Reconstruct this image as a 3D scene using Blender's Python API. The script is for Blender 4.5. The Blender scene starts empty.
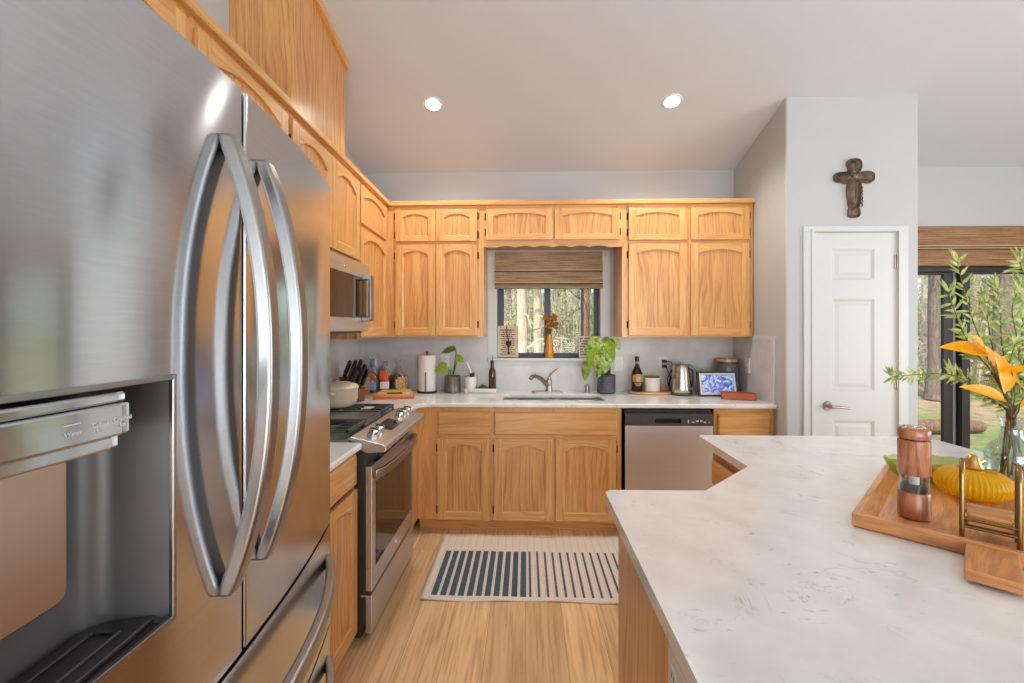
import bpy, bmesh, math, random
from mathutils import Vector, Matrix
from math import sin, cos, pi, radians
random.seed(7)
SC = bpy.context.scene
COL = SC.collection

# ------------------------------------------------------------------ camera
F_PX, HOR, CAMZ, YAW = 450.0, 328.0, 1.43, radians(1.75)
cam = bpy.data.cameras.new('camera')
cam.sensor_width = 36.0
cam.lens = F_PX / 1024 * 36.0
cam.shift_x = 0.0
cam.shift_y = (HOR - 341.5) / 1024
cam.clip_start = 0.02
cam.clip_end = 300
camo = bpy.data.objects.new('camera', cam)
COL.objects.link(camo)
camo.location = (0, 0, CAMZ)
camo.rotation_euler = (pi / 2, 0, YAW)
SC.camera = camo

# ------------------------------------------------------------------ exposure, world, sun, fill lamps
SC.view_settings.view_transform = 'Standard'
SC.view_settings.look = 'None'
SC.view_settings.gamma = 1
SC.view_settings.use_curve_mapping = False
SC.view_settings.exposure = 0.52
SC.cycles.max_bounces = 10
SC.cycles.diffuse_bounces = 5
SC.cycles.glossy_bounces = 5
SC.cycles.transmission_bounces = 8
SC.cycles.transparent_max_bounces = 16
SC.cycles.caustics_reflective = False
SC.cycles.caustics_refractive = False
SC.cycles.sample_clamp_indirect = 4.0

world = bpy.data.worlds.new('world')
SC.world = world
world.use_nodes = True
wn = world.node_tree
wn.nodes.clear()
w_out = wn.nodes.new('ShaderNodeOutputWorld')
w_bg = wn.nodes.new('ShaderNodeBackground')
w_sky = wn.nodes.new('ShaderNodeTexSky')
w_sky.sky_type = 'NISHITA'
w_sky.sun_disc = False
w_sky.sun_elevation = radians(48)
w_sky.sun_rotation = radians(200)
w_sky.dust_density = 2.5
w_bg.inputs['Strength'].default_value = 0.23
wn.links.new(w_sky.outputs[0], w_bg.inputs['Color'])
wn.links.new(w_bg.outputs[0], w_out.inputs['Surface'])


def add_light(name, kind, loc, rot, energy, color=(1, 1, 1), **kw):
    l = bpy.data.lights.new(name, kind)
    l.energy = energy
    l.color = color
    for k, v in kw.items():
        setattr(l, k, v)
    o = bpy.data.objects.new(name, l)
    COL.objects.link(o)
    o.location = loc
    o.rotation_euler = rot
    return o


add_light('sunlight', 'SUN', (0, -10, 20), (radians(40), 0, radians(-28)), 4.2, (1, 0.95, 0.86), angle=0.01)
# added unseen fill lamps: from the rear, up at the ceiling, from the side
add_light('rear_fill_lamp', 'AREA', (1.0, -4.35, 1.65), (radians(90), 0, 0), 62, (0.90, 0.96, 1.0), shape='RECTANGLE', size=4.6, size_y=2.1)
add_light('ceiling_fill_lamp', 'AREA', (1.0, -4.2, 0.75), (radians(124), 0, 0), 100, (0.88, 0.95, 1.0), shape='RECTANGLE', size=4.6, size_y=0.8)  # tilted up, added to brighten the ceiling
add_light('side_fill_lamp', 'AREA', (4.95, 0.4, 1.55), (radians(96), 0, radians(90)), 62, (0.90, 0.96, 1), shape='RECTANGLE', size=2.6, size_y=1.7)


# ------------------------------------------------------------------ camera maths used to find places on real planes
def ray(x, y):
    u = (x - 512) / F_PX
    v = (HOR - y) / F_PX
    c, s = cos(YAW), sin(YAW)
    return (c * u - s, s * u + c, v)


def at_z(x, y, z):
    r = ray(x, y)
    k = (z - CAMZ) / r[2]
    return Vector((r[0] * k, r[1] * k, z))


def at_y(x, y, Y):
    r = ray(x, y)
    k = Y / r[1]
    return Vector((r[0] * k, Y, CAMZ + r[2] * k))


# ------------------------------------------------------------------ materials
def srgb(*c):
    out = []
    for v in c:
        v = v / 255
        out.append(v / 12.92 if v <= 0.04045 else ((v + 0.055) / 1.055) ** 2.4)
    return (*out, 1)


class Mat:
    def __init__(s, name):
        s.m = bpy.data.materials.new(name)
        s.m.use_nodes = True
        s.t = s.m.node_tree
        s.b = s.t.nodes['Principled BSDF']
        s.out = s.t.nodes['Material Output']

    def n(s, typ, **kw):
        nd = s.t.nodes.new(typ)
        for k, v in kw.items():
            if k.startswith('i_'):
                nd.inputs[k[2:].replace('_', ' ')].default_value = v
            else:
                setattr(nd, k, v)
        return nd

    def l(s, a, b):
        s.t.links.new(a, b)

    def set(s, **kw):
        for k, v in kw.items():
            s.b.inputs[k.replace('_', ' ')].default_value = v
        return s

    def coords(s, kind='Object', scale=(1, 1, 1), rot=(0, 0, 0)):
        tc = s.n('ShaderNodeTexCoord')
        mp = s.n('ShaderNodeMapping')
        mp.inputs['Scale'].default_value = scale
        mp.inputs['Rotation'].default_value = rot
        s.l(tc.outputs[kind], mp.inputs['Vector'])
        return mp.outputs['Vector']

    def noise(s, vec, scale=5, detail=3, rough=0.5, dist=0):
        nd = s.n('ShaderNodeTexNoise')
        nd.inputs['Scale'].default_value = scale
        nd.inputs['Detail'].default_value = detail
        nd.inputs['Roughness'].default_value = rough
        nd.inputs['Distortion'].default_value = dist
        s.l(vec, nd.inputs['Vector'])
        return nd.outputs['Fac']

    def ramp(s, fac, stops):
        r = s.n('ShaderNodeValToRGB')
        e = r.color_ramp.elements
        while len(e) < len(stops):
            e.new(0.5)
        for el, (p, c) in zip(e, stops):
            el.position = p
            el.color = c
        s.l(fac, r.inputs['Fac'])
        return r.outputs['Color']

    def mix(s, fac, a, b, mode='MIX'):
        m = s.n('ShaderNodeMix', data_type='RGBA', blend_type=mode)
        for sock, v in ((m.inputs[0], fac), (m.inputs[6], a), (m.inputs[7], b)):
            if hasattr(v, 'is_linked'):
                s.l(v, sock)
            else:
                sock.default_value = v
        return m.outputs[2]

    def math(s, op, a, b=0.0, clamp=False):
        m = s.n('ShaderNodeMath', operation=op, use_clamp=clamp)
        for sock, v in ((m.inputs[0], a), (m.inputs[1], b)):
            if hasattr(v, 'is_linked'):
                s.l(v, sock)
            else:
                sock.default_value = v
        return m.outputs[0]

    def bump(s, h, strength=0.2, dist=0.01):
        b = s.n('ShaderNodeBump')
        b.inputs['Strength'].default_value = strength
        b.inputs['Distance'].default_value = dist
        s.l(h, b.inputs['Height'])
        s.l(b.outputs['Normal'], s.b.inputs['Normal'])

    def color(s, sock):
        s.l(sock, s.b.inputs['Base Color'])


def plain(name, rgb, rough=0.5, metal=0.0, var=0.06, **kw):
    """one colour with a faint uneven tone"""
    m = Mat(name)
    m.set(Roughness=rough, Metallic=metal, **kw)
    c = srgb(*rgb)
    f = m.noise(m.coords(), 14, 3)
    m.color(m.ramp(f, [(0.3, tuple(x * (1 - var) for x in c[:3]) + (1,)), (0.7, tuple(min(1, x * (1 + var)) for x in c[:3]) + (1,))]))
    return m.m


def wood(name, light, mid, dark, rough=0.35, across=26, along=1.3, cath=0.5, coat=0.25, pore=0.4):
    m = Mat(name)
    m.set(Roughness=rough)
    m.b.inputs['Coat Weight'].default_value = coat
    m.b.inputs['Coat Roughness'].default_value = 0.2
    warp = m.noise(m.coords('UV', (1.2, 4, 1)), 1, 2)
    tc = m.n('ShaderNodeTexCoord')
    va = m.n('ShaderNodeVectorMath', operation='MULTIPLY_ADD')
    m.l(warp, va.inputs[0])
    va.inputs[1].default_value = (0.0, 0.16, 0.0)
    m.l(tc.outputs['UV'], va.inputs[2])
    def st(sx, sy, detail, rough_):
        mp = m.n('ShaderNodeMapping')
        mp.inputs['Scale'].default_value = (sx, sy, 1)
        m.l(va.outputs[0], mp.inputs['Vector'])
        return m.noise(mp.outputs['Vector'], 1, detail, rough_)
    broad = st(along, across * .55, 3, .5)
    figure = st(along * 1.6, across * 2.4, 3, .6)
    fine = st(along * 5, across * 10, 2, .6)
    base = m.ramp(broad, [(0.30, srgb(*mid)), (0.66, srgb(*light))])
    c1 = m.mix(m.math('MULTIPLY', m.ramp(figure, [(0.36, (1, 1, 1, 1)), (0.54, (0, 0, 0, 1))]), cath), base, srgb(*dark))
    c2 = m.mix(m.math('MULTIPLY', m.ramp(fine, [(0.34, (1, 1, 1, 1)), (0.48, (0, 0, 0, 1))]), pore), c1, srgb(*dark))
    m.color(c2)
    m.bump(fine, 0.05, 0.002)
    return m.m


OAK = wood('honey_oak', (230, 178, 114), (218, 160, 94), (182, 116, 60), cath=.5)
OAK_PANEL = wood('oak_panel', (227, 172, 108), (211, 150, 86), (172, 106, 54), cath=0.65)  # slightly deeper tone and stronger figure, for panels and carcasses
TEAK = wood('teak', (222, 158, 100), (198, 128, 74), (136, 78, 42), rough=0.42, across=14, along=2.2, cath=0.5)
MILLWOOD = wood('figured_wood', (196, 130, 94), (164, 100, 68), (104, 56, 36), rough=0.3, across=30, along=6, cath=0.7)
CHERRY = wood('cherry_wood', (196, 100, 54), (176, 82, 42), (128, 54, 28), rough=0.35)
WALNUT = wood('walnut', (140, 76, 44), (114, 58, 34), (70, 34, 20))
PINE = wood('pale_pine', (220, 178, 120), (204, 156, 96), (170, 118, 66))


def m_floor():
    m = Mat('plank_floor')
    m.set(Roughness=0.42)
    vec = m.coords('Object', (1, 1, 1), (0, 0, pi / 2))
    br = m.n('ShaderNodeTexBrick', offset=0.37, offset_frequency=2)
    br.inputs['Scale'].default_value = 1
    br.inputs['Brick Width'].default_value = 1.22
    br.inputs['Row Height'].default_value = 0.18
    br.inputs['Mortar Size'].default_value = 0.0016
    br.inputs['Mortar Smooth'].default_value = 0.6
    br.inputs['Color1'].default_value = (0, 0, 0, 1)
    br.inputs['Color2'].default_value = (1, 1, 1, 1)
    br.inputs['Mortar'].default_value = (0.5, 0.5, 0.5, 1)
    m.l(vec, br.inputs['Vector'])
    # grain runs with the planks and is shifted from plank to plank
    tc = m.n('ShaderNodeTexCoord')
    add = m.n('ShaderNodeVectorMath', operation='MULTIPLY_ADD')
    add.inputs[1].default_value = (5, 7, 3)
    m.l(br.outputs['Color'], add.inputs[0])
    m.l(tc.outputs['Object'], add.inputs[2])
    mp = m.n('ShaderNodeMapping')
    mp.inputs['Scale'].default_value = (9, 0.9, 1)
    m.l(add.outputs[0], mp.inputs['Vector'])
    g1 = m.noise(mp.outputs[0], 1.6, 5, 0.6, 0.8)
    mp2 = m.n('ShaderNodeMapping')
    mp2.inputs['Scale'].default_value = (60, 2.2, 1)
    m.l(add.outputs[0], mp2.inputs['Vector'])
    g2 = m.noise(mp2.outputs[0], 1.2, 3, 0.6)
    base = m.ramp(g1, [(0.25, srgb(220, 178, 128)), (0.5, srgb(240, 204, 156)), (0.78, srgb(250, 222, 180))])
    tone = m.ramp(br.outputs['Color'], [(0.0, (0.84, 0.81, 0.78, 1)), (1.0, (1.06, 1.05, 1.04, 1))])
    c = m.mix(1.0, base, tone, 'MULTIPLY')
    c = m.mix(m.math('MULTIPLY', m.ramp(g2, [(0.36, (1, 1, 1, 1)), (0.52, (0, 0, 0, 1))]), 0.45), c, srgb(168, 120, 76))
    c = m.mix(m.math('MULTIPLY', br.outputs['Fac'], 0.65), c, srgb(120, 84, 54))
    m.color(c)
    m.bump(g2, 0.05, 0.002)
    return m.m


def m_quartz():
    m = Mat('white_quartz')
    m.set(Roughness=0.16)
    v = m.coords('Object', (1, 1, 1), (0, 0, 0.7))
    base = m.ramp(m.noise(v, 9, 4), [(0.3, srgb(220, 219, 218)), (0.7, srgb(234, 234, 233))])
    w = m.noise(v, 3.0, 6, 0.62, 1.6)
    vein = m.ramp(w, [(0.485, (0, 0, 0, 1)), (0.498, (1, 1, 1, 1)), (0.511, (0, 0, 0, 1))])
    patch = m.ramp(m.noise(v, 5.5, 3), [(0.50, (0, 0, 0, 1)), (0.66, (1, 1, 1, 1))])
    fl = m.noise(m.coords('Object', (26, 60, 40), (0, 0, 0.5)), 1, 4, 0.55, 0.8)
    fleck = m.ramp(fl, [(0.63, (0, 0, 0, 1)), (0.72, (1, 1, 1, 1))])
    patch2 = m.ramp(m.noise(v, 4.0, 2), [(0.46, (0, 0, 0, 1)), (0.62, (1, 1, 1, 1))])
    c = m.mix(m.math('MULTIPLY', m.math('MULTIPLY', vein, patch), 0.65), base, srgb(150, 148, 146))
    c = m.mix(m.math('MULTIPLY', m.math('MULTIPLY', fleck, patch2), 0.8), c, srgb(144, 143, 144))
    m.color(c)
    return m.m


def m_splash():
    m = Mat('splash_quartz')
    m.set(Roughness=0.3)
    v = m.coords()
    base = m.ramp(m.noise(v, 7, 5), [(0.3, srgb(196, 193, 192)), (0.7, srgb(214, 212, 211))])
    sp = m.ramp(m.noise(v, 38, 3, 0.6), [(0.66, (0, 0, 0, 1)), (0.76, (1, 1, 1, 1))])
    m.color(m.mix(m.math('MULTIPLY', sp, 0.35), base, srgb(158, 156, 156)))
    return m.m


def m_wall(name, rgb):
    m = Mat(name)
    m.set(Roughness=0.85)
    f = m.noise(m.coords(), 3, 3)
    c = srgb(*rgb)
    m.color(m.ramp(f, [(0.3, tuple(x * .985 for x in c[:3]) + (1,)), (0.7, c)]))
    m.bump(m.noise(m.coords(), 90, 3), 0.08, 0.003)
    return m.m


def m_steel(name, rgb, rough=0.24, aniso=0.75, streak=(2, 300, 300), rotv=0.25, tang='RADIAL'):
    m = Mat(name)
    m.set(Metallic=1.0, Roughness=rough)
    f = m.noise(m.coords('Object', streak), 1, 2, 0.6)
    c = srgb(*rgb)
    m.color(m.ramp(f, [(0.3, tuple(x * .96 for x in c[:3]) + (1,)), (0.7, tuple(min(1, x * 1.03) for x in c[:3]) + (1,))]))
    if aniso:
        t = m.n('ShaderNodeVectorTransform', vector_type='VECTOR', convert_from='OBJECT', convert_to='WORLD')
        t.inputs[0].default_value = (1, 0, 0)
        m.l(t.outputs[0], m.b.inputs['Tangent'])
        m.b.inputs['Anisotropic'].default_value = aniso
        m.b.inputs['Anisotropic Rotation'].default_value = rotv
    return m.m


STEEL = m_steel('brushed_steel', (200, 203, 208), 0.15, 0.85, rotv=0.25)
STEEL_DW = m_steel('brushed_steel_pale', (212, 214, 216), 0.42, 0.4)
STEEL_BAR = m_steel('satin_steel_bar', (160, 158, 157), 0.3, 0)
CHROME = plain('chrome', (226, 226, 228), 0.12, 1.0, 0.02)
NICKEL = plain('brushed_nickel', (168, 160, 152), 0.3, 1.0)
DARKSTEEL = plain('dark_grey_metal', (92, 90, 92), 0.38, 0.7)
GRAPHITE = plain('graphite_plastic', (62, 61, 63), 0.4)
RECESS = plain('recess_grey', (96, 93, 94), 0.38, 0.35)
BLACK = plain('black_plastic', (22, 21, 22), 0.35)
IRON = plain('cast_iron', (80, 79, 80), 0.42)
ENAMEL = plain('range_top_enamel', (150, 148, 146), 0.3, 0.7)
GRIDDLE = plain('grey_griddle', (118, 115, 112), .4, .5)
BLACKGLASS = plain('oven_glass', (46, 36, 30), 0.06, 0.0, 0.03)
WHITE_PAINT = plain('white_semi_gloss', (206, 208, 207), 0.4, 0, 0.01)
WHITE_PLASTIC = plain('white_plastic', (228, 226, 222), 0.35, 0, 0.02)
CERAMIC = plain('white_ceramic', (226, 222, 215), 0.3, 0, 0.02)
CREAM = plain('cream_enamel', (214, 198, 172), 0.3, 0, 0.03)
BRONZE = plain('dark_bronze_hinge', (70, 46, 30), 0.4, 0.7)
FRAME_DARK = plain('dark_window_frame', (66, 66, 70), 0.45)
FRAME_BROWN = plain('dark_bronze_frame', (48, 42, 38), 0.45)
SCREEN_GREY = plain('screen_edge', (150, 150, 150), 0.5)
BRASS = plain('antique_brass', (142, 114, 72), 0.3, 1.0)
GOLD = plain('brushed_gold', (200, 158, 92), 0.28, 1.0)
PAPER = plain('paper_towel', (236, 232, 226), 0.9, 0, 0.02)
SOIL = plain('soil', (60, 42, 30), 0.95, 0, 0.2)
BARKPOLE = plain('moss_pole', (84, 56, 38), 0.95, 0, 0.3)
GREYPOT = plain('grey_metal_pot', (118, 112, 106), 0.35, 0.6, 0.2)
BLUEPOT = plain('slate_blue_pot', (78, 84, 94), 0.5, 0, 0.1)
OILGLASS = plain('brown_oil_glass', (78, 54, 22), 0.1, 0, 0.1)
DARKGLASS = plain('black_bottle_glass', (28, 22, 20), 0.1)
LABELTAN = plain('bottle_label_tan', (190, 140, 84), 0.5, 0, 0.25)
LABELGOLD = plain('bottle_label_gold', (206, 170, 110), 0.4, 0.2, 0.2)
CORDBLACK = plain('black_cord', (28, 27, 28), 0.5)
JARGREY = plain('smoked_glass_jar', (104, 106, 108), 0.12, 0, 0.08)
STEM = plain('plant_stem', (92, 98, 48), 0.6, 0, 0.15)
TWIG = plain('brown_twig', (104, 92, 56), 0.7, 0, 0.15)
DRIED = plain('dried_flower', (186, 118, 36), 0.9, 0, 0.3)
YELLOW = plain('yellow_cover', (226, 176, 50), 0.5, 0, 0.05)
RED_ORANGE = plain('orange_red_cover', (206, 96, 44), 0.5, 0, 0.08)
BREAD = plain('bread_crust', (190, 122, 66), 0.8, 0, 0.2)
BREAD2 = plain('dark_bread', (120, 66, 40), 0.8, 0, 0.2)
LBL_RED = plain('red_orange_print', (214, 82, 40), 0.5, 0, 0.1)
LBL_BLUE = plain('blue_print', (112, 144, 206), 0.5, 0, 0.15)
LBL_WHITE = plain('white_print', (226, 222, 218), 0.5, 0, 0.05)
INK = plain('dark_ink', (60, 54, 50), 0.8)
SIGNPAPER = plain('aged_paper', (214, 190, 166), 0.8, 0, 0.08)
SIGNWHITE = plain('cream_board', (224, 216, 204), 0.7, 0, 0.04)
MUGWHITE = CERAMIC
CROSSM = plain('pewter_bronze', (122, 104, 88), 0.5, 0.45, 0.55)
PEPPER = plain('peppercorns', (40, 30, 26), 0.8, 0, 0.4)
DARKPRINT = plain('display_black', (34, 34, 38), 0.15)
ICON = plain('pale_icon', (206, 206, 206), 0.5)


def m_leaf(name, a, b, rough=0.45):
    m = Mat(name)
    m.set(Roughness=rough)
    m.b.inputs['Transmission Weight'].default_value = 0.0
    f = m.noise(m.coords('Object', (40, 40, 40)), 1, 3, 0.6)
    c = m.ramp(f, [(0.40, srgb(*a)), (0.60, srgb(*b))])
    m.color(c)
    tl = m.n('ShaderNodeBsdfTranslucent')
    m.l(c, tl.inputs['Color'])
    mx = m.n('ShaderNodeMixShader')
    mx.inputs[0].default_value = 0.4
    m.l(m.b.outputs[0], mx.inputs[1])
    m.l(tl.outputs[0], mx.inputs[2])
    m.l(mx.outputs[0], m.out.inputs['Surface'])
    return m.m


LEAF_VAR = m_leaf('variegated_leaf', (88, 138, 26), (204, 216, 120))
LEAF_PALE = m_leaf('pale_leaf', (214, 222, 166), (150, 180, 70))
LEAF_LIME = m_leaf('lime_leaf', (140, 178, 28), (172, 196, 60))
LEAF_GREEN = m_leaf('green_leaf', (88, 132, 50), (120, 160, 76))
LEAF_WILLOW = m_leaf('willow_leaf', (136, 160, 78), (206, 214, 136))
ORANGE = m_leaf('orange_leaf', (252, 168, 6), (255, 192, 20))


def m_glass(name, tint=(1, 1, 1), gloss=0.08, rough=0.02):
    m = Mat(name)
    tr = m.n('ShaderNodeBsdfTransparent')
    tr.inputs['Color'].default_value = (*tint, 1)
    gl = m.n('ShaderNodeBsdfGlossy')
    gl.inputs['Roughness'].default_value = rough
    lw = m.n('ShaderNodeLayerWeight')
    lw.inputs['Blend'].default_value = 0.25
    mx = m.n('ShaderNodeMixShader')
    f = m.math('MULTIPLY_ADD', lw.outputs['Facing'], 0.4)
    f.node.inputs[2].default_value = gloss
    m.l(f, mx.inputs[0])
    m.l(tr.outputs[0], mx.inputs[1])
    m.l(gl.outputs[0], mx.inputs[2])
    m.l(mx.outputs[0], m.out.inputs['Surface'])
    return m.m


PANE = m_glass('window_glass', (0.96, 0.97, 0.96), 0.006)
CLEAR = m_glass('clear_glass', (0.90, 0.94, 0.93), 0.10)
PLASTIC_FILM = m_glass('clear_film', (0.9, 0.9, 0.92), 0.14, 0.18)
def m_tinted(name, rgb, opac):
    """coloured glass with some body to its colour"""
    m = Mat(name)
    m.set(Roughness=0.08)
    m.b.inputs['Base Color'].default_value = srgb(*rgb)
    tr = m.n('ShaderNodeBsdfTransparent')
    tr.inputs['Color'].default_value = tuple(min(1, v ** .3) for v in srgb(*rgb)[:3]) + (1,)
    mx = m.n('ShaderNodeMixShader')
    mx.inputs[0].default_value = opac
    m.l(tr.outputs[0], mx.inputs[1])
    m.l(m.b.outputs[0], mx.inputs[2])
    m.l(mx.outputs[0], m.out.inputs['Surface'])
    return m.m


AMBERGLASS = m_tinted('amber_glass', (240, 192, 18), .45)
GREENGLASS = m_tinted('olive_glass', (190, 194, 112), .16)
WATER = m_glass('water', (0.90, 0.93, 0.90), 0.05)


def m_woven(name, a, b, c):
    m = Mat(name)
    m.set(Roughness=0.85)
    f = m.noise(m.coords('Object', (3.5, 3.5, 150)), 1, 4, 0.65)
    g = m.noise(m.coords('Object', (90, 90, 30)), 1, 2)
    col = m.ramp(f, [(0.30, srgb(*a)), (0.5, srgb(*b)), (0.70, srgb(*c))])
    m.color(m.mix(m.math('MULTIPLY', m.ramp(g, [(0.55, (0, 0, 0, 1)), (0.7, (1, 1, 1, 1))]), 0.25), col, srgb(*a)))
    m.bump(f, 0.5, 0.006)
    return m.m


WOVEN = m_woven('woven_reed', (116, 92, 70), (166, 138, 108), (204, 180, 148))
WOVEN2 = m_woven('woven_reed_brown', (112, 80, 52), (152, 114, 80), (184, 146, 108))
WOVEN_DARK = plain('woven_fold_shadow', (92, 68, 46), .9)  # dark brown for the shade painted under the blind folds
WOVEN_PALE = plain('woven_pale_cord', (206, 184, 150), .9)


def m_rug():
    m = Mat('striped_rug')
    m.set(Roughness=0.95)
    tc = m.n('ShaderNodeTexCoord')
    sp = m.n('ShaderNodeSeparateXYZ')
    m.l(tc.outputs['Object'], sp.inputs[0])
    X, Y = sp.outputs['X'], sp.outputs['Y']
    pitch = 0.0475
    ph = m.math('FRACT', m.math('DIVIDE', m.math('SUBTRACT', X, 0.05), pitch))
    wide = m.math('LESS_THAN', ph, 0.68)
    thin = m.math('LESS_THAN', ph, 0.27)
    isl = m.math('LESS_THAN', X, 0.05 + pitch * 11)
    st = m.math('ADD', m.math('MULTIPLY', wide, isl), m.math('MULTIPLY', thin, m.math('SUBTRACT', 1.0, isl)))
    inx = m.math('GREATER_THAN', X, 0.05)
    iny = m.math('MULTIPLY', m.math('GREATER_THAN', Y, 0.035), m.math('LESS_THAN', Y, 0.515))
    st = m.math('MULTIPLY', m.math('MULTIPLY', st, inx), iny)
    ln = m.math('LESS_THAN', m.math('ABSOLUTE', m.math('SUBTRACT', ph, 0.82)), 0.035)
    ln = m.math('MULTIPLY', ln, m.math('GREATER_THAN', Y, 0.05))
    f = m.noise(m.coords('Object', (120, 120, 1)), 1, 2)
    cream = m.ramp(f, [(0.3, srgb(220, 208, 196)), (0.7, srgb(238, 228, 216))])
    blue = m.ramp(f, [(0.3, srgb(48, 72, 90)), (0.7, srgb(88, 112, 128))])
    c = m.mix(m.math('MULTIPLY', ln, 0.5), cream, srgb(206, 160, 124))
    m.color(m.mix(st, c, blue))
    m.bump(f, 0.4, 0.003)
    return m.m


def m_emit(name, rgb, strength):
    m = Mat(name)
    m.b.inputs['Base Color'].default_value = (*rgb, 1)
    m.b.inputs['Emission Color'].default_value = (*rgb, 1)
    m.b.inputs['Emission Strength'].default_value = strength
    return m.m


LAMP = m_emit('lamp_glow', (1, 0.95, 0.86), 6.0)


def m_screen():
    m = Mat('picture_screen')
    m.set(Roughness=0.2)
    f = m.noise(m.coords('Object', (14, 14, 14)), 1.4, 5, 0.6, 2.0)
    c = m.ramp(f, [(0.36, srgb(60, 88, 170)), (0.47, srgb(112, 140, 212)), (0.56, srgb(200, 212, 236)), (0.7, srgb(120, 150, 216))])
    m.color(c)
    m.l(c, m.b.inputs['Emission Color'])
    m.b.inputs['Emission Strength'].default_value = 0.25
    return m.m


def m_bark(name, a, b, c):
    m = Mat(name)
    m.set(Roughness=0.95)
    f = m.noise(m.coords('Object', (20, 20, 3.2)), 1, 6, 0.7, 1.2)
    m.color(m.ramp(f, [(0.32, srgb(*a)), (0.5, srgb(*b)), (0.68, srgb(*c))]))
    m.bump(f, 0.8, 0.05)
    return m.m


def m_ground():
    m = Mat('forest_floor')
    m.set(Roughness=0.95)
    v = m.coords()
    f = m.noise(v, 0.45, 5, 0.6)
    g = m.noise(v, 7, 4, 0.6)
    a = m.ramp(g, [(0.3, srgb(120, 98, 72)), (0.7, srgb(178, 154, 122))])
    b = m.ramp(g, [(0.3, srgb(84, 106, 46)), (0.7, srgb(134, 150, 82))])
    m.color(m.mix(m.ramp(f, [(0.48, (0, 0, 0, 1)), (0.56, (1, 1, 1, 1))]), a, b))
    return m.m


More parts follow.
